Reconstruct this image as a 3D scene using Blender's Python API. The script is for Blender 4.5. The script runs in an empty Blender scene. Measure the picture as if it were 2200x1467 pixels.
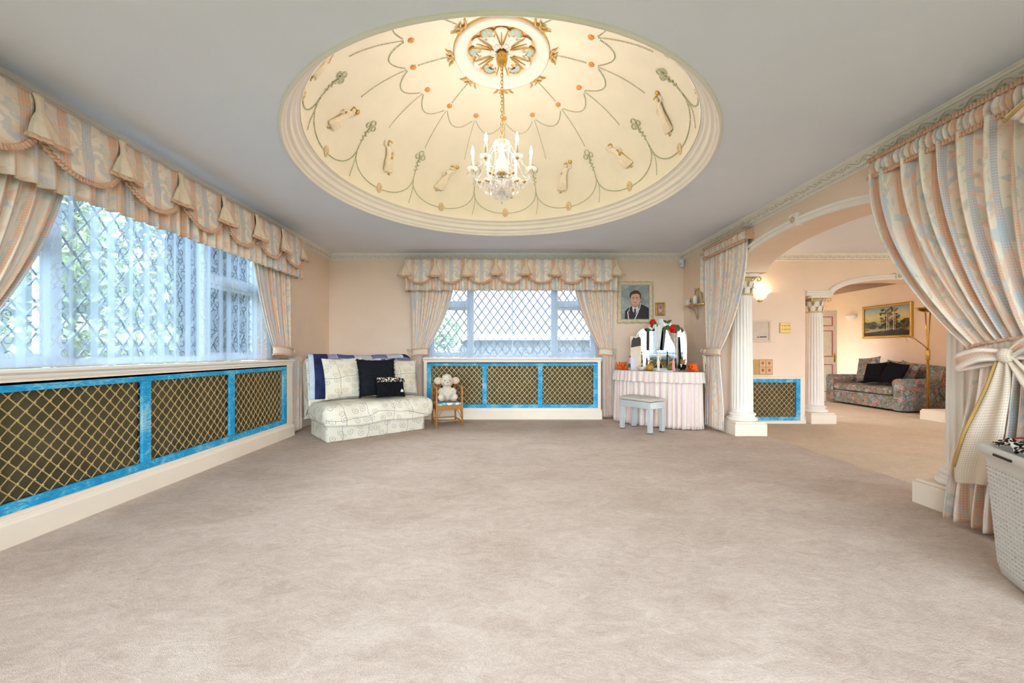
import bpy, bmesh, math, random
from mathutils import Vector, Matrix
PI = math.pi
TAU = 2 * PI
sin, cos = math.sin, math.cos
random.seed(7)
SC = bpy.context.scene
COL = SC.collection

# ------------------------------------------------------------ camera, world, exposure
F_PX, VX, VY = 845.0, 1089.0, 755.0          # focal length and vanishing point on the 2200x1467 frame
EYE = 1.05
H = 2.607                                     # ceiling height
cam_d = bpy.data.cameras.new('camera')
cam_d.sensor_width = 36.0
cam_d.lens = F_PX / 2200 * 36.0
cam_d.shift_x = (1100 - VX) / 2200
cam_d.shift_y = (VY - 733.5) / 2200
cam_d.clip_start = 0.05
cam = bpy.data.objects.new('camera', cam_d)
COL.objects.link(cam)
cam.location = (0, 0, EYE)
cam.rotation_euler = (PI / 2, 0, 0)
SC.camera = cam

world = bpy.data.worlds.new('overcast_sky')
SC.world = world
world.use_nodes = True
_bg = world.node_tree.nodes['Background']
_bg.inputs[0].default_value = (0.80, 0.90, 1.0, 1)
_bg.inputs[1].default_value = 15.0

SC.view_settings.view_transform = 'Standard'
SC.view_settings.look = 'None'
SC.view_settings.gamma = 1.0
SC.view_settings.use_curve_mapping = False
SC.view_settings.exposure = 0.34
SC.cycles.use_denoising = True
SC.cycles.max_bounces = 7
SC.cycles.diffuse_bounces = 4
SC.cycles.transparent_max_bounces = 14
SC.cycles.use_adaptive_sampling = True
SC.cycles.adaptive_threshold = 0.08
SC.cycles.caustics_reflective = False
SC.cycles.caustics_refractive = False
SC.cycles.sample_clamp_indirect = 6.0

CANDLE_W = 3.7                                # each chandelier candle
SCONCE_W = 1.8
FILL_W = 40.0                                # added fill lamps beyond the arches

def portal(loc, rot, sx, sy):
    """daylight portal in a window opening: guides sampling of the sky, gives no light of its own"""
    d = bpy.data.lights.new('daylight_portal', 'AREA')
    d.shape = 'RECTANGLE'; d.size = sx; d.size_y = sy
    d.cycles.is_portal = True
    o = bpy.data.objects.new('daylight_portal', d)
    o['kind'] = 'helper'
    COL.objects.link(o); o.location = loc; o.rotation_euler = rot
    return o

# ------------------------------------------------------------ helpers
def s2l(c):
    c = c / 255.0
    return c / 12.92 if c <= 0.04045 else ((c + 0.055) / 1.055) ** 2.4
def rgb(r, g, b):
    return (s2l(r), s2l(g), s2l(b), 1.0)
def lerp(a, b, t): return a + (b - a) * t
def smooth(t):
    t = max(0.0, min(1.0, t)); return t * t * (3 - 2 * t)

class NB:
    """small node builder"""
    def __init__(self, name, rough=0.6, metal=0.0, spec=0.3):
        self.m = bpy.data.materials.new(name); self.m.use_nodes = True
        self.nt = self.m.node_tree
        self.b = self.nt.nodes['Principled BSDF']
        self.out = self.nt.nodes['Material Output']
        self.b.inputs['Roughness'].default_value = rough
        self.b.inputs['Metallic'].default_value = metal
        self.b.inputs['Specular IOR Level'].default_value = spec
        self._uv = self._ob = None
    def n(self, t): return self.nt.nodes.new(t)
    def put(self, sock, v):
        if isinstance(v, bpy.types.NodeSocket): self.nt.links.new(v, sock)
        elif v is not None: sock.default_value = v
    def uv(self):
        if self._uv is None: self._uv = self.n('ShaderNodeTexCoord').outputs['UV']
        return self._uv
    def ob(self):
        if self._ob is None: self._ob = self.n('ShaderNodeTexCoord').outputs['Object']
        return self._ob
    def math(self, op, a, b=None, c=None):
        x = self.n('ShaderNodeMath'); x.operation = op
        self.put(x.inputs[0], a); self.put(x.inputs[1], b)
        if c is not None: self.put(x.inputs[2], c)
        return x.outputs[0]
    def vmath(self, op, a, b=None):
        x = self.n('ShaderNodeVectorMath'); x.operation = op
        self.put(x.inputs[0], a); self.put(x.inputs[1], b)
        return x.outputs['Value'] if op in ('LENGTH', 'DISTANCE', 'DOT_PRODUCT') else x.outputs['Vector']
    def sep(self, v):
        x = self.n('ShaderNodeSeparateXYZ'); self.put(x.inputs[0], v); return x.outputs
    def comb(self, x_, y_, z_=0.0):
        x = self.n('ShaderNodeCombineXYZ'); self.put(x.inputs[0], x_); self.put(x.inputs[1], y_); self.put(x.inputs[2], z_); return x.outputs[0]
    def mix(self, f, a, b):
        x = self.n('ShaderNodeMix'); x.data_type = 'RGBA'
        self.put(x.inputs[0], f); self.put(x.inputs[6], a); self.put(x.inputs[7], b); return x.outputs[2]
    def noise(self, v, scale, detail=2.0, rough=0.5, dist=0.0):
        x = self.n('ShaderNodeTexNoise'); self.put(x.inputs['Vector'], v)
        x.inputs['Scale'].default_value = scale; x.inputs['Detail'].default_value = detail
        x.inputs['Roughness'].default_value = rough; x.inputs['Distortion'].default_value = dist
        return x.outputs['Fac']
    def vor(self, v, scale, feature='F1', rnd=1.0, dims='3D', metric='EUCLIDEAN'):
        x = self.n('ShaderNodeTexVoronoi'); x.voronoi_dimensions = dims; x.feature = feature
        if feature != 'DISTANCE_TO_EDGE': x.distance = metric
        self.put(x.inputs['Vector'], v)
        x.inputs['Scale'].default_value = scale; x.inputs['Randomness'].default_value = rnd
        return x.outputs
    def wave(self, v, scale, dist=0.0, dscale=1.0, dir='X', prof='SIN'):
        x = self.n('ShaderNodeTexWave'); x.bands_direction = dir; x.wave_profile = prof; self.put(x.inputs['Vector'], v)
        x.inputs['Scale'].default_value = scale; x.inputs['Distortion'].default_value = dist; x.inputs['Detail Scale'].default_value = dscale
        return x.outputs['Fac']
    def ramp(self, f, stops, interp='LINEAR'):
        x = self.n('ShaderNodeValToRGB'); x.color_ramp.interpolation = interp
        el = x.color_ramp.elements
        while len(el) < len(stops): el.new(0.5)
        for e, (p, c) in zip(el, stops):
            e.position = p; e.color = c if len(c) == 4 else (*c, 1)
        self.put(x.inputs[0], f); return x.outputs[0]
    def step(self, f, lo, hi):
        x = self.n('ShaderNodeMapRange'); x.interpolation_type = 'SMOOTHSTEP'
        self.put(x.inputs[0], f); x.inputs[1].default_value = lo; x.inputs[2].default_value = hi
        return x.outputs[0]
    def scale(self, v, s):
        return self.vmath('MULTIPLY', v, s)
    def color(self, c): self.put(self.b.inputs['Base Color'], c); return self
    def rough(self, v): self.put(self.b.inputs['Roughness'], v); return self
    def bump(self, h, strength=0.3, dist=0.01):
        x = self.n('ShaderNodeBump'); x.inputs['Strength'].default_value = strength; x.inputs['Distance'].default_value = dist
        self.put(x.inputs['Height'], h); self.put(self.b.inputs['Normal'], x.outputs[0]); return self

MATS = {}
def plain(name, col, rough=0.5, metal=0.0, var=0.06, vscale=14.0, bump=0.0, spec=0.3):
    """one colour with a slight mottling and optional fine relief"""
    if name in MATS: return MATS[name]
    k = NB(name, rough, metal, spec)
    nz = k.noise(k.ob(), vscale, 3.0)
    d = tuple(max(0, c * (1 - var)) for c in col[:3]) + (1,)
    l = tuple(min(1, c * (1 + var)) for c in col[:3]) + (1,)
    k.color(k.ramp(nz, [(0.3, d), (0.7, l)]))
    if bump: k.bump(k.noise(k.ob(), vscale * 8, 2.0), bump, 0.004)
    MATS[name] = k.m
    return k.m
def emis(name, col, strength):
    if name in MATS: return MATS[name]
    k = NB(name, 0.4)
    k.color(col); k.b.inputs['Emission Color'].default_value = col; k.b.inputs['Emission Strength'].default_value = strength
    MATS[name] = k.m
    return k.m

class MB:
    """collects geometry for ONE mesh object"""
    def __init__(self): self.v = []; self.f = []; self.uv = []
    def add(self, vs, fs, uvs=None):
        o = len(self.v)
        self.v += [tuple(p) for p in vs]
        self.uv += (list(uvs) if uvs is not None else [(p[0], p[2]) for p in vs])
        self.f += [tuple(i + o for i in q) for q in fs]
        return self
    def box(self, x0, x1, y0, y1, z0, z1, M=None):
        vs = [Vector((x, y, z)) for z in (z0, z1) for y in (y0, y1) for x in (x0, x1)]
        if M is not None: vs = [M @ p for p in vs]
        return self.add(vs, [(0, 2, 3, 1), (4, 5, 7, 6), (0, 1, 5, 4), (2, 6, 7, 3), (0, 4, 6, 2), (1, 3, 7, 5)])
    def bar(self, a, b, w, d, up=(0, 0, 1)):
        """box beam from a to b, w across, d along up"""
        a, b = Vector(a), Vector(b); t = (b - a).normalized(); up = Vector(up)
        s = t.cross(up)
        if s.length < 1e-5: s = t.cross(Vector((0, 1, 0)))
        s.normalize(); u = s.cross(t).normalized()
        vs = []
        for p in (a, b):
            for q in ((-1, -1), (1, -1), (1, 1), (-1, 1)):
                vs.append(p + s * (w / 2 * q[0]) + u * (d / 2 * q[1]))
        return self.add(vs, [(3, 2, 1, 0), (4, 5, 6, 7), (0, 1, 5, 4), (1, 2, 6, 5), (2, 3, 7, 6), (3, 0, 4, 7)])
    def grid(self, fn, nu, nv, uvfn=None, closed=False):
        """fn(u, v) for u, v in 0..1"""
        vs, us, fs = [], [], []
        for j in range(nv + 1):
            for i in range(nu + (0 if closed else 1)):
                u, v = i / nu, j / nv
                vs.append(fn(u, v)); us.append(uvfn(u, v) if uvfn else (u, v))
        w = nu if closed else nu + 1
        for j in range(nv):
            for i in range(nu):
                k = (i + 1) % w
                fs.append((j * w + i, j * w + k, (j + 1) * w + k, (j + 1) * w + i))
        return self.add(vs, fs, us)
    def lathe(self, prof, c=(0, 0, 0), n=24, sx=1.0, sy=1.0, caps=True, M=None, wob=None):
        vs, fs = [], []
        for k, (r, z) in enumerate(prof):
            for i in range(n):
                a = TAU * i / n
                rr = r * (wob(a, k) if wob else 1.0)
                p = Vector((rr * cos(a) * sx, rr * sin(a) * sy, z))
                if M is not None: p = M @ p
                vs.append((p.x + c[0], p.y + c[1], p.z + c[2]))
        for k in range(len(prof) - 1):
            for i in range(n):
                j = (i + 1) % n
                fs.append((k * n + i, k * n + j, (k + 1) * n + j, (k + 1) * n + i))
        if caps:
            fs.append(tuple(range(n - 1, -1, -1))); fs.append(tuple((len(prof) - 1) * n + i for i in range(n)))
        return self.add(vs, fs)
    def ell(self, c, r, n=16, m=10, M=None):
        if not hasattr(r, '__len__'): r = (r, r, r)
        vs = [(0, 0, -1)]; fs = []
        for j in range(1, m):
            a = -PI / 2 + PI * j / m
            for i in range(n):
                b = TAU * i / n
                vs.append((cos(a) * cos(b), cos(a) * sin(b), sin(a)))
        vs.append((0, 0, 1)); e = len(vs) - 1
        out = []
        for p in vs:
            q = Vector((p[0] * r[0], p[1] * r[1], p[2] * r[2]))
            if M is not None: q = M @ q
            out.append((q.x + c[0], q.y + c[1], q.z + c[2]))
        for i in range(n):
            j = (i + 1) % n
            fs.append((0, 1 + j, 1 + i)); fs.append((e, 1 + (m - 2) * n + i, 1 + (m - 2) * n + j))
        for k in range(m - 2):
            for i in range(n):
                j = (i + 1) % n
                fs.append((1 + k * n + i, 1 + k * n + j, 1 + (k + 1) * n + j, 1 + (k + 1) * n + i))
        return self.add(out, fs)
    def tube(self, pts, r, n=8, closed=False, flat=1.0, caps=True):
        pts = [Vector(p) for p in pts]; m = len(pts)
        rs = r if hasattr(r, '__len__') else [r] * m
        vs, fs = [], []
        nrm = None
        for k, p in enumerate(pts):
            if closed: t = pts[(k + 1) % m] - pts[k - 1]
            else: t = pts[min(k + 1, m - 1)] - pts[max(k - 1, 0)]
            t.normalize()
            if nrm is None:
                nrm = t.orthogonal().normalized() if abs(t.z) > 0.9 else t.cross(Vector((0, 0, 1))).normalized()
            nrm = (nrm - t * nrm.dot(t))
            if nrm.length < 1e-6: nrm = t.orthogonal()
            nrm.normalize(); b = t.cross(nrm)
            for i in range(n):
                a = TAU * i / n
                vs.append(p + nrm * (rs[k] * cos(a)) + b * (rs[k] * flat * sin(a)))
        for k in range(m if closed else m - 1):
            k2 = (k + 1) % m
            for i in range(n):
                j = (i + 1) % n
                fs.append((k * n + i, k * n + j, k2 * n + j, k2 * n + i))
        if not closed and caps:
            fs.append(tuple(range(n - 1, -1, -1))); fs.append(tuple((m - 1) * n + i for i in range(n)))
        return self.add(vs, fs)
    def sweep(self, pts, prof, side, closed=False):
        """sweep a 2D profile (a along side(k), b along z) through pts"""
        vs, fs = [], []; m = len(pts); n = len(prof)
        for k, p in enumerate(pts):
            s = Vector(side(k)) if callable(side) else Vector(side)
            for a, b in prof: vs.append(Vector(p) + s * a + Vector((0, 0, b)))
        for k in range(m if closed else m - 1):
            k2 = (k + 1) % m
            for i in range(n):
                j = (i + 1) % n
                fs.append((k * n + i, k * n + j, k2 * n + j, k2 * n + i))
        if not closed:
            fs.append(tuple(range(n - 1, -1, -1))); fs.append(tuple((m - 1) * n + i for i in range(n)))
        return self.add(vs, fs)
    def prism(self, poly, d0, d1, fn):
        """extrude a 2D polygon; fn(a, b, d) -> point"""
        n = len(poly)
        vs = [fn(a, b, d0) for a, b in poly] + [fn(a, b, d1) for a, b in poly]
        fs = [tuple(range(n - 1, -1, -1)), tuple(range(n, 2 * n))]
        fs += [(i, (i + 1) % n, n + (i + 1) % n, n + i) for i in range(n)]
        return self.add(vs, fs)
    def octa(self, c, r, h):
        x, y, z = c
        vs = [(x + r, y, z), (x, y + r, z), (x - r, y, z), (x, y - r, z), (x, y, z + h), (x, y, z - h)]
        return self.add(vs, [(0, 1, 4), (1, 2, 4), (2, 3, 4), (3, 0, 4), (1, 0, 5), (2, 1, 5), (3, 2, 5), (0, 3, 5)])
    def xf(self, M):
        self.v = [tuple(M @ Vector(p)) for p in self.v]; return self
    def mesh(self, name, mat, smooth=False):
        me = bpy.data.meshes.new(name)
        me.from_pydata(self.v, [], self.f)
        uvl = me.uv_layers.new(name='UVMap')
        idx = [0] * len(me.loops); me.loops.foreach_get('vertex_index', idx)
        flat = []
        for i in idx: flat += self.uv[i]
        uvl.data.foreach_set('uv', flat)
        if mat: me.materials.append(mat)
        if smooth: me.polygons.foreach_set('use_smooth', [True] * len(me.polygons))
        me.update()
        return me
    def build(self, name, mat, parent=None, smooth=False, bevel=0, solid=0, sub=0, remesh=0, label=None, kind=None, fix=True):
        me = self.mesh(name, mat, smooth)
        if fix:
            bm = bmesh.new(); bm.from_mesh(me)
            bmesh.ops.recalc_face_normals(bm, faces=bm.faces)
            bm.to_mesh(me); bm.free()
        o = bpy.data.objects.new(name, me); COL.objects.link(o)
        o.parent = parent
        if remesh:
            md = o.modifiers.new('r', 'REMESH'); md.mode = 'VOXEL'; md.voxel_size = remesh; md.use_smooth_shade = True
            md = o.modifiers.new('s', 'SMOOTH'); md.iterations = 4
        if solid:
            md = o.modifiers.new('t', 'SOLIDIFY'); md.thickness = solid; md.offset = 0
        if bevel:
            md = o.modifiers.new('b', 'BEVEL'); md.width = bevel; md.segments = 2; md.limit_method = 'ANGLE'; md.angle_limit = 0.6
        if sub:
            md = o.modifiers.new('u', 'SUBSURF'); md.levels = sub; md.render_levels = sub
        if label: o['label'] = label
        if kind: o['kind'] = kind
        return o

def share(name, me, parent, M):
    o = bpy.data.objects.new(name, me); COL.objects.link(o); o.parent = parent; o.matrix_local = M
    return o
def thing(name, label, cat, loc=(0, 0, 0), rotz=0.0, group=None):
    o = bpy.data.objects.new(name, None); COL.objects.link(o)
    o.empty_display_size = 0.1
    o.location = loc; o.rotation_euler = (0, 0, rotz); o['label'] = label; o['category'] = cat
    if group: o['group'] = group
    return o
def tag(o, label, cat, group=None):
    o['label'] = label; o['category'] = cat
    if group: o['group'] = group
    return o
def struct(name, mb, mat, label, smooth=False, bevel=0, parent=None):
    o = mb.build(name, mat, parent, smooth=smooth, bevel=bevel)
    o['kind'] = 'structure'; o['label'] = label
    return o
def copy_tree(o, parent=None):
    c = o.copy(); COL.objects.link(c); c.parent = parent
    for ch in list(o.children): copy_tree(ch, c)
    return c
def pillow(w, h, t, n=16, pinch=0.07):
    """cushion standing in the xz plane, centred on the origin"""
    mb = MB()
    for sgn in (-1, 1):
        def fn(u, v, sgn=sgn):
            a, b = 2 * u - 1, 2 * v - 1
            e = (1 - abs(a) ** 3.2) * (1 - abs(b) ** 3.2)
            x = a * w / 2 * (1 - pinch * (1 - b * b)); z = b * h / 2 * (1 - pinch * (1 - a * a))
            return (x, sgn * (t / 2 * max(e, 0) ** 0.6 + 0.004), z)
        mb.grid(fn, n, n, lambda u, v: (u * w, v * h))
    return mb
def M3(loc=(0, 0, 0), rx=0, ry=0, rz=0, s=1.0):
    return Matrix.Translation(loc) @ Matrix.Rotation(rz, 4, 'Z') @ Matrix.Rotation(ry, 4, 'Y') @ Matrix.Rotation(rx, 4, 'X') @ Matrix.Scale(s, 4)
# ------------------------------------------------------------ materials
def m_carpet(name, c1, c2):
    k = NB(name, 0.95, 0, 0.05)
    o = k.ob()
    # brushed pile: broad directional patches of lighter and darker lay, plus fine tuft grain
    a = k.noise(k.scale(o, (1.0, 1.7, 1.0)), 1.6, 4.0, 0.6, 0.8)
    b = k.noise(k.scale(o, (1.0, 1.9, 1.0)), 5.0, 4.0, 0.7, 2.2)
    c = k.noise(o, 130.0, 2.0)
    d = k.noise(k.scale(o, (1.0, 1.4, 1.0)), 17.0, 3.0, 0.65, 2.5)
    f = k.math('ADD', k.math('ADD', k.math('MULTIPLY', a, 0.28), k.math('MULTIPLY', d, 0.22)), k.math('ADD', k.math('MULTIPLY', b, 0.3), k.math('MULTIPLY', c, 0.2)))
    k.color(k.ramp(f, [(0.40, c1), (0.60, c2)]))
    hgt = k.math('ADD', k.math('ADD', k.math('MULTIPLY', b, 0.4), k.math('MULTIPLY', d, 0.3)), k.math('MULTIPLY', k.noise(o, 300.0, 2.0), 0.35))
    k.bump(hgt, 0.35, 0.02)
    return k.m
CARPET = m_carpet('carpet_pink_beige', rgb(183, 162, 147), rgb(213, 195, 181))
CARPET2 = m_carpet('carpet_lobby', rgb(203, 182, 160), rgb(222, 204, 184))
WALL = plain('wall_peach', rgb(247, 220, 196), 0.7, var=0.025, vscale=3, bump=0.04)
CEIL = plain('ceiling_paint', rgb(239, 241, 251), 0.8, var=0.015, vscale=2)
CREAM = plain('trim_cream', rgb(243, 233, 222), 0.45, var=0.02, vscale=6)
PLINTH = plain('plinth_cream', rgb(242, 226, 206), 0.5, var=0.02, vscale=6)
DOME = plain('dome_cream', rgb(241, 231, 212), 0.7, var=0.03, vscale=4)
WHITE = plain('white_paint', rgb(240, 238, 236), 0.4, var=0.015)
UPVC = plain('window_white', rgb(222, 230, 238), 0.35, var=0.01)
GILT = plain('gilt', rgb(205, 165, 85), 0.4, 0.55, var=0.15, vscale=40)
BRASS = plain('polished_brass', rgb(214, 172, 92), 0.22, 0.95, var=0.05)
BRASSW = plain('brass_wire', rgb(216, 186, 126), 0.4, 0.45, var=0.12, vscale=30)
ORANGE = plain('rose_orange', rgb(228, 160, 96), 0.6, var=0.12, vscale=60)
SAGE = plain('sage_green', rgb(190, 192, 164), 0.6, var=0.12, vscale=60)
LEAFG = plain('leaf_green', rgb(70, 92, 45), 0.5, var=0.25, vscale=30)
BLACKF = plain('black_cloth', rgb(22, 22, 26), 0.9, var=0.3, vscale=30, bump=0.3, spec=0.1)
BLACK = plain('black', rgb(25, 24, 24), 0.4, var=0.1)
DARKHOLE = plain('dark_gap', rgb(60, 52, 44), 0.9, var=0.1)
MIRROR = NB('mirror_glass', 0.02, 1.0).color((0.86, 0.88, 0.88, 1)).m
LINING = plain('curtain_lining', rgb(232, 228, 222), 0.8, var=0.03, vscale=10)
PIPING = plain('peach_frill', rgb(226, 180, 150), 0.8, var=0.1, vscale=50)
TILE = plain('glazed_tile', rgb(222, 180, 140), 0.3, var=0.06)

def thin_glass():
    k = NB('window_glass', 0.05)
    t = k.n('ShaderNodeBsdfTransparent'); g = k.n('ShaderNodeBsdfGlossy'); g.inputs['Roughness'].default_value = 0.02
    fr = k.n('ShaderNodeFresnel'); fr.inputs[0].default_value = 1.3
    mx = k.n('ShaderNodeMixShader')
    k.put(mx.inputs[0], fr.outputs[0]); k.put(mx.inputs[1], t.outputs[0]); k.put(mx.inputs[2], g.outputs[0])
    t.inputs[0].default_value = (0.94, 0.97, 0.98, 1)
    k.put(k.out.inputs[0], mx.outputs[0])
    return k.m
GLASS = thin_glass()
def crystal():
    k = NB('cut_crystal', 0.05)
    t = k.n('ShaderNodeBsdfTransparent'); t.inputs[0].default_value = (0.98, 0.98, 1, 1)
    g = k.n('ShaderNodeBsdfGlossy'); g.inputs['Roughness'].default_value = 0.08
    d = k.n('ShaderNodeBsdfTranslucent'); d.inputs[0].default_value = (1, 1, 1, 1)
    lw = k.n('ShaderNodeLayerWeight'); lw.inputs[0].default_value = 0.45
    m1 = k.n('ShaderNodeMixShader'); m2 = k.n('ShaderNodeMixShader')
    k.put(m1.inputs[0], k.math('ADD', k.math('MULTIPLY', lw.outputs['Facing'], 0.6), 0.12)); k.put(m1.inputs[1], t.outputs[0]); k.put(m1.inputs[2], g.outputs[0])
    m2.inputs[0].default_value = 0.22; k.put(m2.inputs[1], m1.outputs[0]); k.put(m2.inputs[2], d.outputs[0])
    k.put(k.out.inputs[0], m2.outputs[0])
    return k.m
CRYSTAL = crystal()

def floral(name, flower=False, warm=0.5):
    """furnishing chintz: cream ground, dotted peach and blue stripes, loose orange and blue-grey blooms"""
    k = NB(name, 0.75, 0, 0.15)
    uv = k.uv(); s = k.sep(uv); u, v = s[0], s[1]
    cream = rgb(246, 230, 210); cream2 = rgb(238, 216, 198)
    band = k.math('FRACT', k.math('MULTIPLY', u, 1 / 0.31))
    base = k.ramp(band, [(0.0, cream), (0.27, cream2), (0.30, rgb(236, 194, 164)), (0.46, rgb(234, 188, 156)), (0.48, cream),
                         (0.70, rgb(240, 222, 202)), (0.72, rgb(206, 210, 216)), (0.90, rgb(210, 212, 214)), (0.93, cream)], 'LINEAR')
    dots = k.step(k.vor(uv, 62.0, rnd=0.0, dims='2D')['Distance'], 0.38, 0.24)
    inb = k.math('MAXIMUM', k.math('MULTIPLY', k.math('GREATER_THAN', band, 0.29), k.math('LESS_THAN', band, 0.47)),
                 k.math('MULTIPLY', k.math('GREATER_THAN', band, 0.71), k.math('LESS_THAN', band, 0.92)))
    base = k.mix(k.math('MULTIPLY', k.math('MULTIPLY', dots, inb), 0.55), base, rgb(208, 150, 124))
    n1 = k.noise(uv, 5.5, 1.5, 0.5, 1.6)
    n2 = k.noise(k.vmath('ADD', uv, (3.7, 1.9, 0)), 5.0, 1.5, 0.5, 1.8)
    n3 = k.noise(k.vmath('ADD', uv, (7.1, 5.3, 0)), 6.5, 1.5, 0.5, 2.0)
    base = k.mix(k.math('MULTIPLY', k.step(n1, 0.56, 0.63), 0.6), base, rgb(240, 194, 164))
    base = k.mix(k.math('MULTIPLY', k.step(n2, 0.57, 0.64), 0.62), base, rgb(196, 204, 210))
    base = k.mix(k.math('MULTIPLY', k.step(n3, 0.61, 0.66), 0.55), base, rgb(198, 202, 182))
    if flower:
        du = k.math('SUBTRACT', u, 0.235); dv = k.math('SUBTRACT', v, 0.20)
        r = k.math('SQRT', k.math('ADD', k.math('MULTIPLY', du, du), k.math('MULTIPLY', dv, dv)))
        th = k.math('ARCTAN2', dv, du)
        th = k.math('ADD', th, k.math('MULTIPLY', k.noise(uv, 9.0, 2.0), 3.0))
        pet = k.math('MULTIPLY', k.math('ADD', k.math('COSINE', k.math('MULTIPLY', th, 7.0)), 1.0), 0.5)
        inside = k.math('MULTIPLY', k.step(r, 0.19, 0.14), k.step(pet, 0.25, 0.5))
        pc = k.ramp(k.math('FRACT', k.math('ADD', k.math('MULTIPLY', th, 0.5), 0.2)), [(0, rgb(196, 202, 200)), (0.35, rgb(238, 206, 170)), (0.6, rgb(190, 198, 206)), (1, rgb(236, 192, 150))])
        base = k.mix(k.math('MULTIPLY', inside, 0.6), base, pc)
    k.color(base)
    k.b.inputs['Sheen Weight'].default_value = 0.1
    k.bump(k.noise(uv, 700.0, 1.0), 0.1, 0.002)
    return k.m
FLORAL = floral('floral_chintz')
FLOWER = floral('floral_chintz_bloom', True)

def m_band():
    k = NB('tieback_cloth', 0.75, 0, 0.15)
    uv = k.uv()
    d = k.step(k.vor(uv, 105.0, rnd=0.0, dims='2D')['Distance'], 0.38, 0.24)
    k.color(k.mix(k.math('MULTIPLY', d, 0.6), rgb(234, 218, 196), rgb(196, 166, 146)))
    return k.m
BANDC = m_band()

def sheer(name, lace, cover=0.42, c1=(206, 222, 238), c2=(178, 200, 226)):
    """net curtain: woven threads let part of the light straight through, lace figures let through more or less"""
    k = NB(name, 0.8)
    uv = k.uv(); s = k.sep(uv); u, v = s[0], s[1]
    t = k.n('ShaderNodeBsdfTransparent'); t.inputs[0].default_value = (1, 1, 1, 1)
    d = k.n('ShaderNodeBsdfDiffuse'); d.inputs[0].default_value = rgb(*c1)
    tr = k.n('ShaderNodeBsdfTranslucent'); tr.inputs[0].default_value = rgb(*c2)
    ms = k.n('ShaderNodeMixShader'); ms.inputs[0].default_value = 0.5
    k.put(ms.inputs[1], d.outputs[0]); k.put(ms.inputs[2], tr.outputs[0])
    if lace:
        per = 0.165
        band = k.math('FRACT', k.math('MULTIPLY', u, 1 / per))
        inlace = k.math('MULTIPLY', k.step(band, 0.18, 0.22), k.step(band, 0.82, 0.78))
        # winding stem with leaf outlines, repeated up each lace column
        c = k.math('SUBTRACT', band, 0.5)
        stem = k.math('ABSOLUTE', k.math('SUBTRACT', c, k.math('MULTIPLY', k.math('SINE', k.math('MULTIPLY', v, 30.0)), 0.13)))
        stem = k.step(stem, 0.045, 0.02)
        q = k.comb(k.math('MULTIPLY', band, 2.3), k.math('MULTIPLY', v, 15.0))
        vo = k.vor(q, 1.0, rnd=0.7, dims='2D')['Distance']
        ring = k.math('MULTIPLY', k.step(vo, 0.27, 0.31), k.step(vo, 0.40, 0.36))
        fig = k.math('MULTIPLY', k.math('MAXIMUM', stem, ring), inlace)
        edge = k.math('MAXIMUM', k.math('MULTIPLY', k.step(band, 0.14, 0.17), k.step(band, 0.22, 0.19)), k.math('MULTIPLY', k.step(band, 0.78, 0.81), k.step(band, 0.86, 0.83)))
        fac = k.math('ADD', k.math('MULTIPLY', inlace, -0.24), cover + 0.20)
        fac = k.math('SUBTRACT', fac, k.math('MULTIPLY', fig, 0.34))
        fac = k.math('SUBTRACT', fac, k.math('MULTIPLY', edge, 0.15))
        hem = k.step(v, 0.06, 0.05)
        fac = k.math('MAXIMUM', fac, k.math('MULTIPLY', hem, 0.6))
        fac = k.math('MAXIMUM', fac, 0.06)
    else:
        fac = k.math('ADD', k.math('MULTIPLY', k.math('SINE', k.math('MULTIPLY', u, 520.0)), 0.06), cover)
    mx = k.n('ShaderNodeMixShader')
    k.put(mx.inputs[0], fac); k.put(mx.inputs[1], t.outputs[0]); k.put(mx.inputs[2], ms.outputs[0])
    k.put(k.out.inputs[0], mx.outputs[0])
    return k.m
LACE = sheer('lace_net', True, 0.54)
NET = sheer('plain_net', False, 0.36, (190, 208, 230), (140, 164, 196))

def m_blue():
    k = NB('distressed_blue_paint', 0.55)
    o = k.ob()
    a = k.noise(k.scale(o, (1, 1, 1)), 5.0, 5.0, 0.7, 0.8)
    b = k.noise(k.scale(o, (4, 14, 14)), 8.0, 3.0, 0.6)
    f = k.math('ADD', k.math('MULTIPLY', a, 0.6), k.math('MULTIPLY', b, 0.4))
    k.color(k.ramp(f, [(0.40, rgb(16, 140, 194)), (0.50, rgb(44, 162, 208)), (0.57, rgb(120, 190, 214)), (0.66, rgb(186, 206, 208))]))
    k.bump(b, 0.15, 0.003)
    return k.m
BLUE = m_blue()
def m_mesh():
    k = NB('olive_gauze', 0.8)
    o = k.ob()
    w = k.math('MULTIPLY', k.wave(o, 160.0, dir='X'), k.wave(o, 160.0, dir='Z'))
    a = k.noise(o, 4.0, 2.0)
    c = k.ramp(a, [(0.3, rgb(78, 70, 50)), (0.7, rgb(100, 90, 66))])
    k.color(k.mix(k.math('MULTIPLY', w, 0.5), c, rgb(108, 96, 70)))
    return k.m
GAUZE = m_mesh()

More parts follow.
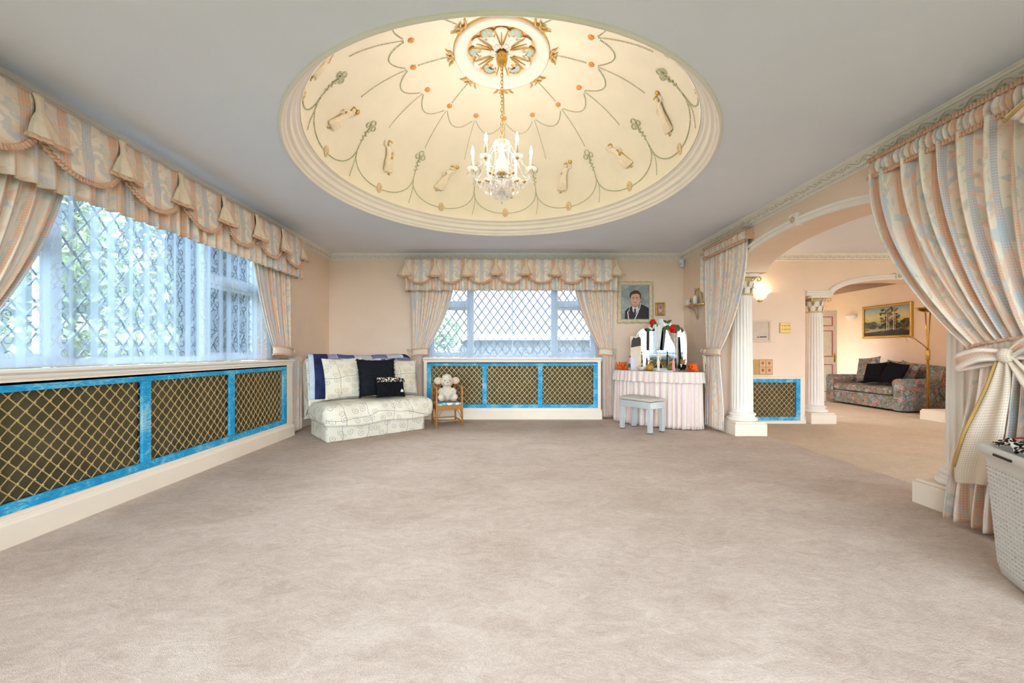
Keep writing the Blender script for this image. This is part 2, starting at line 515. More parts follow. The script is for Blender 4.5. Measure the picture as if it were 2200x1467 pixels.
def m_scroll(name, base1, base2, line, dens=7.0):
    """printed cloth with curling spirals and thin wandering stems"""
    k = NB(name, 0.8, 0, 0.15)
    uv = k.vmath('ADD', k.uv(), k.comb(k.math('MULTIPLY', k.noise(k.uv(), 6.0, 1.0), 0.05), k.math('MULTIPLY', k.noise(k.uv(), 5.0, 1.0), 0.05)))
    x = k.n('ShaderNodeTexVoronoi'); x.voronoi_dimensions = '2D'; x.inputs['Scale'].default_value = dens; x.inputs['Randomness'].default_value = 0.85
    k.put(x.inputs['Vector'], uv)
    loc = k.vmath('SUBTRACT', uv, x.outputs['Position'])
    s = k.sep(loc); r = k.math('MULTIPLY', x.outputs['Distance'], 1.0)
    th = k.math('DIVIDE', k.math('ARCTAN2', s[1], s[0]), TAU)
    spd = k.math('MULTIPLY', x.outputs['Distance'], 5.2)
    sp = k.math('FRACT', k.math('ADD', spd, th))
    ln = k.math('MULTIPLY', k.step(sp, 0.0, 0.08), k.step(sp, 0.24, 0.18))
    ln = k.math('MULTIPLY', k.math('MULTIPLY', ln, k.step(r, 0.36, 0.32)), k.math('GREATER_THAN', k.sep(x.outputs['Color'])[0], 0.2))
    st = k.wave(uv, 1.1, 7.0, 0.9, 'X')
    ln2 = k.step(st, 0.9985, 0.9996)
    st2 = k.wave(uv, 0.8, 9.0, 0.8, 'Y')
    ln2 = k.math('MAXIMUM', ln2, k.step(st2, 0.9988, 0.9997))
    ln = k.math('MAXIMUM', ln, k.math('MULTIPLY', ln2, 0.8))
    bg = k.ramp(k.noise(uv, 4.0, 2.0), [(0.35, base1), (0.65, base2)])
    k.color(k.mix(k.math('MULTIPLY', ln, 0.9), bg, line))
    k.bump(k.noise(k.uv(), 9.0, 3.0), 0.25, 0.02)
    return k.m
SCROLL = m_scroll('scroll_print_cover', rgb(226, 215, 194), rgb(238, 230, 212), rgb(96, 100, 110), 8.5)
SCROLLC = m_scroll('scroll_print_cushion', rgb(228, 216, 192), rgb(240, 231, 212), rgb(108, 110, 116), 9.5)
def m_patch():
    k = NB('patchwork_throw', 0.8, 0, 0.15)
    uv = k.uv()
    br = k.n('ShaderNodeTexBrick'); k.put(br.inputs['Vector'], uv)
    br.inputs['Scale'].default_value = 3.2; br.inputs['Mortar Size'].default_value = 0.012; br.inputs['Brick Width'].default_value = 0.75; br.inputs['Row Height'].default_value = 0.55
    br.inputs['Color1'].default_value = (0, 0, 0, 1); br.inputs['Color2'].default_value = (1, 1, 1, 1); br.inputs['Mortar'].default_value = (0.45, 0.45, 0.45, 1)
    c = k.ramp(br.outputs['Color'], [(0.0, rgb(44, 52, 86)), (0.2, rgb(120, 122, 158)), (0.42, rgb(220, 218, 220)), (0.62, rgb(158, 152, 182)), (0.8, rgb(74, 96, 140)), (1.0, rgb(196, 200, 214))], 'CONSTANT')
    st = k.math('MAXIMUM', k.step(k.wave(uv, 14.0, dir='X'), 0.7, 0.8), k.step(k.wave(uv, 9.0, dir='Y'), 0.8, 0.9))
    k.color(k.mix(k.math('MULTIPLY', st, k.math('MULTIPLY', k.step(k.noise(uv, 3.0, 0.0), 0.45, 0.5), 0.5)), c, rgb(60, 66, 100)))
    return k.m
PATCH = m_patch()
NAVY = plain('navy_velvet', rgb(38, 46, 84), 0.85, var=0.4, vscale=9, bump=0.2)
def m_fur():
    k = NB('black_fur', 0.9, 0, 0.2)
    n = k.noise(k.ob(), 60.0, 3.0, 0.7, 2.0)
    k.color(k.ramp(n, [(0.3, rgb(8, 9, 12)), (0.75, rgb(70, 74, 84))]))
    k.bump(n, 1.0, 0.03)
    return k.m
FUR = m_fur()
def m_leopard(name='leopard_print'):
    k = NB(name, 0.8, 0, 0.15)
    v = k.vor(k.ob(), 52.0, rnd=1.0)['Distance']
    n = k.noise(k.ob(), 70.0, 1.0)
    d = k.math('ADD', v, k.math('MULTIPLY', n, 0.35))
    k.color(k.ramp(d, [(0.28, rgb(150, 112, 74)), (0.36, rgb(28, 24, 24)), (0.72, rgb(30, 26, 26)), (0.78, rgb(226, 216, 204))]))
    return k.m
LEOPARD = m_leopard()
def m_tapestry():
    k = NB('floral_tapestry', 0.85, 0, 0.1)
    o = k.ob()
    a = k.vor(o, 13.0)
    fl = k.ramp(k.sep(a['Color'])[0], [(0.0, rgb(140, 144, 130)), (0.24, rgb(196, 136, 118)), (0.4, rgb(150, 168, 184)), (0.6, rgb(130, 122, 96)), (0.76, rgb(220, 150, 156)), (0.9, rgb(180, 190, 198))], 'CONSTANT')
    edge = k.step(a['Distance'], 0.55, 0.75)
    n = k.noise(o, 34.0, 3.0, 0.7, 1.5)
    bg = k.ramp(n, [(0.38, rgb(84, 78, 68)), (0.55, rgb(150, 142, 126)), (0.68, rgb(176, 184, 188))])
    pet = k.step(k.noise(o, 48.0, 2.0, 0.6, 1.0), 0.46, 0.54)
    k.color(k.mix(k.math('MULTIPLY', k.math('SUBTRACT', 1.0, edge), pet), bg, fl))
    k.bump(n, 0.2, 0.01)
    return k.m
TAPESTRY = m_tapestry()
def m_wicker():
    k = NB('wicker', 0.55)
    w = k.wave(k.ob(), 55.0, 1.0, 2.0, 'Z')
    k.color(k.mix(w, rgb(150, 92, 40), rgb(206, 150, 84)))
    k.bump(w, 0.5, 0.004)
    return k.m
WICKER = m_wicker()
CANE = plain('cane', rgb(188, 128, 66), 0.45, var=0.2, vscale=30)
def m_picnic():
    k = NB('blue_yellow_print', 0.8)
    v = k.vor(k.ob(), 22.0)
    k.color(k.ramp(k.sep(v['Color'])[1], [(0, rgb(120, 176, 206)), (0.35, rgb(236, 232, 214)), (0.6, rgb(226, 186, 84)), (0.78, rgb(150, 196, 214))], 'CONSTANT'))
    return k.m
PICNIC = m_picnic()
PLUSH = plain('cream_plush', rgb(228, 214, 196), 0.95, var=0.1, vscale=60, bump=0.9, spec=0.05)
PLUSHP = plain('pale_pink_plush', rgb(226, 196, 176), 0.95, var=0.08, vscale=60, bump=0.4, spec=0.05)
def m_skirt():
    k = NB('dressing_table_cloth', 0.8, 0, 0.1)
    uv = k.uv(); s = k.sep(uv)
    b = k.math('FRACT', k.math('MULTIPLY', s[0], 1 / 0.17))
    c = k.ramp(b, [(0.0, rgb(232, 208, 202)), (0.28, rgb(234, 212, 204)), (0.33, rgb(240, 226, 206)), (0.62, rgb(240, 228, 210)), (0.68, rgb(222, 196, 196)), (1, rgb(232, 208, 202))])
    ln = k.step(k.math('ABSOLUTE', k.math('SUBTRACT', b, k.math('ADD', 0.47, k.math('MULTIPLY', k.math('SINE', k.math('MULTIPLY', s[1], 60.0)), 0.05)))), 0.035, 0.015)
    k.color(k.mix(k.math('MULTIPLY', ln, 0.5), c, rgb(170, 150, 140)))
    return k.m
SKIRT = m_skirt()
# ------------------------------------------------------------ the shell
XL, XR, YB, YF = -2.85, 2.83, 6.30, -0.70      # main room: left, right, back wall, wall behind the camera
XR2 = 3.23                                     # far face of the arcade wall
LOB = -0.09                                    # lobby floor, one shallow step down
XE, YE = 8.25, 10.40                           # far walls of the lobby and the sitting room
SILL = 0.93
WIN_L = (1.80, 4.66)                           # openings along the walls
WIN_B = (-1.27, 1.45)
WTOP = 2.30

struct('floor', MB().box(XL, XR2, YF, YB, -0.2, 0.0), CARPET, 'pinkish beige carpet covering the whole main room')
f2 = MB().box(XR2, XE, YF, 6.6, -0.3, LOB).box(3.4, XE, 6.6, YE, -0.3, LOB)
struct('floor', f2, CARPET2, 'peach beige carpet one step down beyond the arch')
# rounded carpet nosing on the step edge
struct('trim_1', MB().tube([(XR2, 2.75, -0.022), (XR2, 4.87, -0.022)], 0.022, 8), CARPET2, 'carpeted nosing along the step under the big arch')

def wall_with_hole(axis, a0, a1, h0, h1, z0, z1, t0, t1, zt=H + 0.05):
    """axis 'x': wall runs along x at y in t0..t1 ; axis 'y': runs along y at x in t0..t1"""
    mb = MB()
    def b(p0, p1, q0, q1):
        if axis == 'x': mb.box(p0, p1, t0, t1, q0, q1)
        else: mb.box(t0, t1, p0, p1, q0, q1)
    b(a0, h0, -0.2, zt); b(h1, a1, -0.2, zt); b(h0, h1, -0.2, z0); b(h0, h1, z1, zt)
    return mb
struct('wall_left', wall_with_hole('y', YF - .3, YB + .3, *WIN_L, SILL, WTOP, XL - 0.3, XL), WALL, 'peach wall with the long lace curtained window')
struct('wall_back', wall_with_hole('x', XL - .0, XR, *WIN_B, SILL, WTOP, YB, YB + 0.3), WALL, 'peach end wall with the leaded window')
wf = wall_with_hole('x', XL, 3.4, -2.6, 2.6, 0.15, 2.42, YF - 0.3, YF)
wf2 = wall_with_hole('x', 3.4, XE, 3.9, 7.8, 0.15, 2.42, YF - 0.3, YF)
wf.add(wf2.v, wf2.f)
struct('wall_front', wf, WALL, 'peach wall with wide window behind the viewer')

# arcade wall with the basket arch
def arch_outline(c, a, spring, rise, n=40):
    return [(c + a * cos(PI * i / n), spring + rise * sin(PI * i / n)) for i in range(n + 1)]
ARC_C, ARC_A, ARC_S, ARC_R = 3.81, 1.06, 2.03, 0.245
arc = arch_outline(ARC_C, ARC_A, ARC_S, ARC_R)
mb = MB()
fy = lambda a, b, d: (d, a, b)
mb.prism([(YF, -0.2), (2.33, -0.2), (2.33, ARC_S), (2.75, ARC_S), (2.75, H + .05), (YF, H + .05)], XR, XR2, fy)
mb.prism([(5.28, -0.2), (6.60, -0.2), (6.60, H + .05), (4.87, H + .05), (4.87, ARC_S), (5.28, ARC_S)], XR, XR2, fy)
for i in range(len(arc) - 1):
    mb.prism([arc[i], arc[i + 1], (arc[i + 1][0], H + .05), (arc[i][0], H + .05)], XR, XR2, fy)
struct('wall_right', mb, WALL, 'peach wall opened by the wide basket arch on two columns')
# lobby back wall with the second arch
A2_C, A2_A, A2_S, A2_R = 6.23, 1.03, 1.94, 0.26
arc2 = arch_outline(A2_C, A2_A, A2_S, A2_R)
mb = MB()
fx = lambda a, b, d: (a, d, b)
mb.prism([(XR2, -0.2), (4.78, -0.2), (4.78, A2_S), (5.20, A2_S), (5.20, H + .05), (XR2, H + .05)], YB, 6.6, fx)
mb.prism([(7.68, -0.2), (XE, -0.2), (XE, H + .05), (7.26, H + .05), (7.26, A2_S), (7.68, A2_S)], YB, 6.6, fx)
for i in range(len(arc2) - 1):
    mb.prism([arc2[i], arc2[i + 1], (arc2[i + 1][0], H + .05), (arc2[i][0], H + .05)], YB, 6.6, fx)
struct('wall_lobby', mb, WALL, 'peach lobby wall opened by the smaller arch')
struct('wall_east', MB().box(XE, XE + .2, YF - .3, YE + .2, -0.3, H + .05), WALL, 'peach wall behind the floral sofa')
struct('wall_sitting', MB().box(6.72 - 3.3, 6.72, 9.15, 9.3, -0.3, H).box(6.72, XE, YE, YE + .2, -0.3, H), WALL, 'peach wall beside the panelled door in the sitting room')
mb = wall_with_hole('y', 6.6, 9.3, 6.75, 9.05, 0.25, 2.3, 3.2, 3.4)
struct('wall_window', mb, WALL, 'sitting room wall with daylight window opposite the sofa')
struct('ceiling', MB().box(XR2, XE, YF - .1, YB, H, H + .1), CEIL, 'plain lobby ceiling beyond the arch')

def m_slat():
    k = NB('taupe_boarded_ceiling', 0.7)
    w = k.wave(k.ob(), 6.0, 0.3, 1.0, 'DIAGONAL')
    k.color(k.mix(w, rgb(150, 124, 108), rgb(184, 158, 140)))
    k.bump(w, 0.4, 0.01)
    return k.m
struct('ceiling', MB().box(3.4, XE, 6.6, YE, 2.48, 2.6), m_slat(), 'taupe ribbed ceiling of the sitting room')

# ceiling with the round opening
DX, DY, DR = -0.045, 3.53, 1.715
N = 128
mb = MB()
corners = []
def rect_hit(a):
    dx, dy = cos(a), sin(a); t = 1e9
    for lim, d, c in ((XR + .1 if dx > 0 else XL, dx, DX), (YB if dy > 0 else YF, dy, DY)):
        if abs(d) > 1e-9: t = min(t, (lim - c) / d)
    return (DX + dx * t, DY + dy * t)
angs = sorted([TAU * i / N for i in range(N)] + [math.atan2(y - DY, x - DX) % TAU for x in (XL, XR + .1) for y in (YF, YB)])
vs = []
for a in angs:
    x, y = rect_hit(a)
    vs += [(DX + DR * cos(a), DY + DR * sin(a), H), (x, y, H)]
n = len(angs)
mb.add(vs, [(2 * i, 2 * i + 1, 2 * ((i + 1) % n) + 1, 2 * ((i + 1) % n)) for i in range(n)])
struct('ceiling', mb, CEIL, 'smooth pale ceiling with a round opening for the dome')

# ------------------------------------------------------------ the dome and its plaster ornament
D_R, D_Z, D_H = 1.60, 2.75, 1.0
def dp(az, phi, off=0.0):
    """point on the dome: azimuth from +Y clockwise, phi above its rim (degrees), off towards the inside"""
    a, p = math.radians(az), math.radians(phi)
    nrm = Vector((cos(p) / D_R * sin(a), cos(p) / D_R * cos(a), sin(p) / D_H)).normalized()
    q = Vector((D_R * cos(p) * sin(a), D_R * cos(p) * cos(a), D_H * sin(p)))
    return Vector((DX, DY, D_Z)) + q - nrm * off
def phi_r(r): return math.degrees(math.acos(r / D_R))
PHI_TOP = phi_r(0.40)
mb = MB()
mb.grid(lambda u, v: dp(360 * u, PHI_TOP * v), 128, 40, closed=True)
dome = struct('ceiling_dome', mb, DOME, 'cream plaster dome with painted garlands and figures', smooth=True)
ZT = dp(0, PHI_TOP).z
# rim moulding: stepped rings rising from the ceiling to the dome
rim = MB()
prof = [(1.738, H + .004), (1.738, H - .008), (1.732, H - .014), (1.724, H - .016), (1.716, H - .012), (1.712, H - .002), (1.708, H + .008), (1.70, H + .012), (1.694, H + .02),
        (1.692, H + .034), (1.684, H + .046), (1.668, H + .05), (1.662, H + .062), (1.66, H + .082), (1.65, H + .098), (1.634, H + .104),
        (1.63, H + .112), (1.629, H + .126), (1.618, H + .132), (1.61, H + .136), (1.605, H + .147), (1.60, D_Z + .004)]
rim.lathe(prof, (DX, DY, 0), 128, caps=False)
rim_o = struct('trim_2', rim, CREAM, 'stepped round moulding framing the dome opening', smooth=True)
# ceiling rose
pl = MB()
rp = [(0.43, ZT - .012), (0.425, ZT - .035), (0.40, ZT - .045), (0.388, ZT - .03), (0.375, ZT - .02), (0.36, ZT - .03), (0.345, ZT - .028), (0.335, ZT - .012), (0.318, ZT - .008), (0.31, ZT + .02), (0.302, ZT + .03)]
pl.lathe(rp, (DX, DY, 0), 96, caps=False)
pl.build('rose_ring', CREAM, dome, smooth=True)
pk = MB().lathe([(0.436, ZT - .008), (0.43, ZT - .022), (0.418, ZT - .028)], (DX, DY, 0), 96, caps=False)
pk.build('gilt_ring', plain('soft_gold', rgb(222, 190, 120), 0.5, 0.2), dome, smooth=True)
ZD = ZT + .03
MB().lathe([(0.305, ZD), (0.001, ZD)], (DX, DY, 0), 64, caps=False).build('rose_disc', plain('rose_ground', rgb(244, 190, 140), 0.7), dome)
def leaf_mesh(length, width, curl, lobes=3, thick=.012):
    """acanthus-like leaf lying in xy plane along +x, curling to -z"""
    mb = MB()
    def fn(u, v):
        t = u; s = 2 * v - 1
        w = width * (sin(PI * min(1, t * 0.92 + 0.08)) ** 0.6) * (1 + 0.18 * cos(t * lobes * TAU))
        if t > 0.97: w *= 0.3
        return (length * t, s * w / 2, -curl * t * t * (0.4 + 0.6 * t) - .012 * (1 - abs(s)) - .006 * cos(s * PI * 3))
    mb.grid(fn, 16, 8)
    return mb
lm = leaf_mesh(0.25, 0.20, 0.03)
lme = lm.mesh('acanthus_leaf', CREAM, True)
gm = MB()
for s in (-1, 0, 1):
    gm.tube([(0.04 + .02 * abs(s), s * .012, -.022), (0.12, s * .03, -.026), (0.20, s * .052, -.034), (.225, s * .06, -.03)], [.006, .006, .005, .002], 6)
gme = gm.mesh('leaf_vein', GILT, True)
shell = MB()
def shell_fn(u, v):
    a = (u - .5) * PI * 1.5; r = 0.055 * v
    return (r * cos(a) * 1.0, r * sin(a), -.012 - .012 * sin(v * PI) - .004 * cos(u * PI * 14) * v)
shell.grid(shell_fn, 28, 4)
sme = shell.mesh('shell_leaf', plain('pale_aqua', rgb(186, 200, 190), 0.6), True)
rimm = MB().tube([(0.058 * cos((t / 14 - .5) * PI * 1.6), 0.058 * sin((t / 14 - .5) * PI * 1.6), -.014) for t in range(15)], .006, 6).mesh('shell_rim', GILT, True)
for k in range(6):
    a = TAU * k / 6 + PI / 2
    M = Matrix.Translation((DX, DY, ZD - .004)) @ Matrix.Rotation(a, 4, 'Z')
    L = share('acanthus_leaf', lme, dome, M @ Matrix.Translation((.045, 0, 0)))
    share('leaf_vein', gme, L, Matrix.Identity(4))
    M2 = Matrix.Translation((DX, DY, ZD - .004)) @ Matrix.Rotation(a + PI / 6, 4, 'Z') @ Matrix.Translation((.235, 0, 0))
    S = share('shell_leaf', sme, dome, M2)
    share('shell_rim', rimm, S, Matrix.Identity(4))
hub = MB()
for k in range(12):
    a = TAU * k / 12
    hub.ell((DX + .075 * cos(a), DY + .075 * sin(a), ZD - .012), (.03, .022, .014), 8, 6, Matrix.Rotation(a, 3, 'Z').to_4x4())
hub.build('rose_petals', CREAM, dome, smooth=True)

def beads(path, size, step):
    """string of beads through the path points"""
    mb = MB(); acc = 0.0; last = None
    for p in path:
        if last is not None:
            seg = (p - last).length; t = step - acc
            while t <= seg and seg > 0:
                q = last.lerp(p, t / seg); mb.ell(q, size, 6, 4); t += step
            acc = (acc + seg) % step
        else: mb.ell(p, size, 6, 4)
        last = p
    return mb
def lace_path(az0, ph0, az1, ph1, sag, n=40):
    return [dp(lerp(az0, az1, t / n), lerp(ph0, ph1, t / n) - sag * sin(PI * t / n), .006) for t in range(n + 1)]
P_ROSE = phi_r(0.80)
rose_m = MB()
for k in range(7):
    a = TAU * k / 6
    c = (0.016 * cos(a), 0.016 * sin(a), 0) if k < 6 else (0, 0, .004)
    rose_m.ell(c, (.013, .013, .010), 8, 6)
rose_me = rose_m.mesh('rose', ORANGE, True)
def frame_at(az, phi, off=.004):
    """local frame on the dome: x sideways, y towards the apex, z inwards"""
    p = dp(az, phi, off); up = (dp(az, phi + .5, off) - p).normalized(); nn = (dp(az, phi, off + .1) - p).normalized()
    x = up.cross(nn).normalized()
    return Matrix(((x.x, up.x, nn.x, p.x), (x.y, up.y, nn.y, p.y), (x.z, up.z, nn.z, p.z), (0, 0, 0, 1)))
for k in range(16):
    az = 22.5 * k + 1.2
    share('rose', rose_me, dome, frame_at(az, P_ROSE))
    beads(lace_path(az + 1.2, P_ROSE - 2.6, az + 21.3, P_ROSE - 2.6, 5.2), .0062, .0155).build('garland', SAGE, dome)
    beads([dp(az, lerp(P_ROSE - 2.6, P_ROSE - 23, t / 20), .006) for t in range(21)], .005, .0135).build('pendant_bead_line', SAGE, dome)
    if k % 2 == 0:
        beads([dp(az, lerp(P_ROSE + 2.0, phi_r(.48), t / 20), .006) for t in range(21)], .0062, .0155).build('bead_line', SAGE, dome)
orn = MB()
for sx in (-1, 1):
    pts = [(0, 0, .01), (sx * .03, .022, .012), (sx * .06, .008, .012), (sx * .07, -.014, .012), (sx * .1, -.03, .01)]
    orn.tube(pts, [.010, .012, .010, .008, .004], 6)
    orn.tube([(0, 0, .01), (sx * .018, -.02, .012), (sx * .045, -.034, .01)], [.009, .009, .003], 6)
orn.ell((0, .005, .0135), (.018, .016, .014), 8, 6)
orn_me = orn.mesh('gilt_ribbon', plain('dull_gilt', rgb(214, 176, 112), 0.55, 0.2, var=.15, vscale=50), True)
for k in range(8):
    share('gilt_ribbon', orn_me, dome, frame_at(45 * k + 1.2, phi_r(.462)))
# lower tier: bows, swags, medallions and dancing figures
P_BOW, P_KNOT, P_MED = phi_r(1.36), 19.5, 6.2
bow_m = MB()
def loop(cx, cy, r, sq=1.0, n=14):
    return [(cx + r * cos(TAU * i / n), cy + r * sq * sin(TAU * i / n), .008) for i in range(n)]
bow_m.tube(loop(.0, .045, .026, 1.1), .005, 6, closed=True)
bow_m.tube(loop(-.035, .006, .022, 1.2), .005, 6, closed=True)
bow_m.tube(loop(.035, .006, .022, 1.2), .005, 6, closed=True)
bow_m.tube([(0, .02, .008), (0, -.03, .008), (-.01, -.07, .008), (.006, -.10, .008)], [.007, .008, .006, .004], 6)
for t in range(6):
    y = -.05 - t * .022
    bow_m.ell((.014 * (-1) ** t, y, .008), (.014, .007, .006), 6, 4, Matrix.Rotation(.7 * (-1) ** t, 3, 'Z').to_4x4())
bow_me = bow_m.mesh('bow', plain('sage_grey', rgb(192, 192, 164), 0.6, var=.1), True)
med_m = MB().lathe([(.001, .016), (.018, .014), (.024, .008), (.034, .012), (.04, .006), (.042, 0)], n=20, sx=.85, sy=1.25, caps=False)
med_m.ell((0, .012, .014), (.008, .010, .008), 8, 6); med_m.ell((0, -.012, .012), (.012, .016, .008), 8, 6)
med_me = med_m.mesh('medallion', plain('medallion_buff', rgb(226, 198, 160), 0.6, var=.1, vscale=60), True)
def figure(variant):
    """dancing draped woman in relief, about 26 cm high, y up, z out of the wall"""
    mb = MB()
    lean = .02 if variant else -.02
    mb.ell((lean * 1.6, .112, .016), (.014, .018, .014), 10, 8)                       # head
    mb.tube([(lean * 1.5, .095, .014), (lean * 1.2, .08, .014)], [.007, .009], 8)       # neck
    mb.tube([(lean * 1.2, .082, .014), (lean, .06, .016), (lean * .6, .03, .015), (0, .01, .015), (-lean * .5, -.03, .018), (-lean * 1.2, -.075, .018), (-lean * 1.8, -.112, .014)],
            [.014, .021, .016, .022, .029, .034, .038], 12, flat=.6)                      # bodice and blowing skirt
    for i in range(5):                                                                 # skirt folds
        s = (i - 2) / 2
        mb.tube([(s * .012, .0, .026), (s * .022 - lean * .5, -.045, .034), (s * .034 - lean * 1.6, -.11, .024)], [.003, .005, .004], 6)
    a = 1 if variant else -1
    mb.tube([(lean + a * .02, .074, .016), (lean + a * .042, .078, .018), (lean + a * .05, .108, .018), (lean + a * .044, .122, .018)], [.007, .006, .005, .005], 8)   # raised arm
    mb.tube([(lean - a * .02, .072, .016), (lean - a * .046, .05, .018), (lean - a * .034, .02, .022)], [.007, .006, .005], 8)
    for s in (-1, 1):
        mb.tube([(s * .012 - lean * 1.7, -.11, .014), (s * .014 - lean * 2.0, -.128, .014), (s * .022 - lean * 2.0, -.134, .016)], [.006, .005, .004], 6)   # feet
    return mb
FIGM = plain('figure_ivory', rgb(240, 224, 200), 0.6, var=.06, vscale=40)
fig_me = []
for vnt in (0, 1):
    g = MB()
    lean = .02 if vnt else -.02; a = 1 if vnt else -1
    if vnt:
        g.ell((lean + a * .046, .13, .018), (.013, .020, .008), 10, 8)
        g.ell((lean * 1.6, .126, .016), (.014, .008, .013), 8, 6)
    else:
        g.ell((lean - a * .034, .012, .024), (.010, .020, .008), 10, 8)
        g.ell((lean * 1.6, .124, .016), (.015, .010, .013), 8, 6)
    g.ell((-lean * 2.4, -.134, .014), (.012, .006, .006), 8, 6)
    fig_me.append((figure(vnt), g.mesh('gilding', GILT, True)))
fig_objs = []
for k in range(12):
    az = 30 * k + .8
    share('medallion', med_me, dome, frame_at(az, P_MED))
    share('bow', bow_me, dome, frame_at(az + 15, P_BOW))
    for s in (-1, 1):
        pts = []
        for t in range(31):
            q = t / 30
            pts.append(dp(az + 15 - s * (1 - cos(q * PI / 2)) * 13.6 - s * .3 * q, lerp(P_KNOT, P_MED - .4, sin(q * PI / 2) ** 0.95) , .006))
        beads(pts, .0062, .0155).build('swag_garland', SAGE, dome)
    beads([dp(az + 15, lerp(P_BOW - 5, P_KNOT, t / 10), .006) for t in range(11)], .007, .018).build('bead_line', SAGE, dome)
    beads([dp(az + 15 + .6 * sin(t / 3), lerp(P_KNOT, 3.2, t / 12), .006) for t in range(13)], .005, .0135).build('pendant_bead_line', SAGE, dome)
    body, gl = fig_me[k % 2]
    if len(fig_objs) < 2:
        f = body.build('figure', FIGM, dome, remesh=.005)
        fig_objs.append(f)
    else:
        f = fig_objs[k % 2].copy(); COL.objects.link(f); f.parent = dome
    f.matrix_local = frame_at(az, phi_r(1.455)) @ Matrix.Diagonal((1.75, 1.2, 1.2, 1))
    share('gilding', gl, f, Matrix.Identity(4))

# ------------------------------------------------------------ cornices
def cornice(name, label, p0, p1, inward, ztop=H, s=1.0, gilded=True):
    """crown moulding from p0 to p1 (xy), inward = unit normal into the room; leaf band and dentils are parts"""
    p0, p1, nv = Vector((*p0, 0)), Vector((*p1, 0)), Vector((*inward, 0))
    mb = MB()
    prof = [(0, -.115), (.010, -.115), (.013, -.105), (.026, -.10), (.026, -.086), (.032, -.082), (.034, -.076), (.058, -.036), (.062, -.03), (.074, -.026), (.080, -.014), (.086, -.01), (.086, 0), (0, 0)]
    mb.sweep([p0 + Vector((0, 0, ztop)), p1 + Vector((0, 0, ztop))], [(a * s, b * s) for a, b in prof], nv)
    o = struct(name, mb, CREAM, label)
    L = (p1 - p0).length; t = (p1 - p0).normalized()
    dn = MB()
    k = int(L / (.022 * s))
    for i in range(k):
        c = p0 + t * ((i + .5) * L / k) + nv * (.030 * s) + Vector((0, 0, ztop - .093 * s))
        dn.bar(c - t * .006 * s, c + t * .006 * s, .009 * s, .013 * s)
    d = dn.build('dentils', CREAM, o, kind='stuff', fix=False)
    sc = MB(); k = max(2, int(L / .14))
    for i in range(k):
        b0 = p0 + t * (i * L / k)
        pts = []
        for q in range(9):
            w = q / 8
            dz = .016 * sin(w * TAU)
            pts.append(b0 + t * (w * L / k) + nv * ((.048 + .55 * dz) * s + .004) + Vector((0, 0, ztop - .056 * s + dz * s)))
        sc.tube(pts, .0035 * s, 5)
        for sg, w in ((1, .3), (-1, .75)):
            c = b0 + t * (w * L / k) + nv * (.05 * s) + Vector((0, 0, ztop - .056 * s - sg * .006))
            sc.ell(c, (.012, .012, .007), 6, 4)
    sc.build('leaf_scroll', plain('leaf_gilt', rgb(222, 212, 186), 0.5, 0.0, var=.1, vscale=60) if gilded else CREAM, o, smooth=True, kind='stuff', fix=False)
    return o
cornice('trim_3', 'crown moulding along the long window wall', (XL, YF), (XL, YB), (1, 0))
cornice('trim_4', 'crown moulding above the leaded window', (XL, YB), (XR, YB), (0, -1))
cornice('trim_5', 'crown moulding with leaf scroll above the big arch', (XR, YF), (XR, YB), (-1, 0))
cornice('trim_6', 'crown moulding in the lobby above the small arch', (XR2, YB), (XE, YB), (0, -1))
cornice('trim_7', 'crown moulding on the lobby side of the arcade', (XR2, YF), (XR2, YB), (1, 0))
cornice('trim_8', 'crown moulding behind the viewer', (XL, YF), (XR, YF), (0, 1))

def skirting(name, label, p0, p1, inward, z0=0.0, h=.13, s=1.0):
    p0, p1, nv = Vector((*p0, z0)), Vector((*p1, z0)), Vector((*inward, 0))
    mb = MB().sweep([p0, p1], [(0, 0), (.022, 0), (.022, h * .78), (.016, h * .84), (.012, h * .95), (.006, h), (0, h)], nv)
    return struct(name, mb, CREAM, label)
skirting('baseboard_back', 'cream skirting at the foot of the leaded window wall', (XL, YB), (XR, YB), (0, -1))
skirting('baseboard_left', 'cream skirting at the foot of the long window wall', (XL, YF), (XL, YB), (1, 0))
skirting('baseboard_right', 'cream skirting in the dressing corner', (XR, 5.28), (XR, YB), (-1, 0))
skirting('baseboard_front', 'cream skirting behind the viewer', (XL, YF), (XR, YF), (0, 1))
skirting('baseboard_right', 'cream skirting behind the laundry basket', (XR, YF), (XR, 2.33), (-1, 0))
skirting('baseboard_lobby', 'cream skirting under the lobby radiator grille', (XR2, YB), (4.78, YB), (0, -1), LOB, .11)
skirting('baseboard_east', 'cream skirting behind the floral sofa', (XE, .6), (XE, YE), (-1, 0), LOB, .11)

# ------------------------------------------------------------ arch mouldings
def arch_trim(name, label, outline, fn, ends, w=.075, d=.035):
    """outline: list of (a, b) along the opening edge ; fn(a, b, depth)"""
    mb = MB()
    pts = ends[0] + outline + ends[1]
    prof = [(0, 0), (0, d * .8), (.018, d), (w * .55, d * .75), (w * .6, d * 1.1), (w * .9, d * 1.25), (w, d * .6), (w, 0)]
    vs, fs = [], []; n = len(prof); m = len(pts)
    for k in range(m):
        a0 = Vector(pts[max(k - 1, 0)]); a1 = Vector(pts[min(k + 1, m - 1)])
        t = (a1 - a0).normalized(); nn = Vector((-t.y, t.x))
        if nn.y < 0: nn = -nn
        for o, dd in prof:
            q = Vector(pts[k]) + nn * o
            vs.append(fn(q.x, q.y, dd))
    for k in range(m - 1):
        for i in range(n):
            j = (i + 1) % n
            fs.append((k * n + i, k * n + j, (k + 1) * n + j, (k + 1) * n + i))
    fs += [tuple(range(n)), tuple((m - 1) * n + i for i in range(n))]
    mb.add(vs, fs)
    return struct(name, mb, CREAM, label)
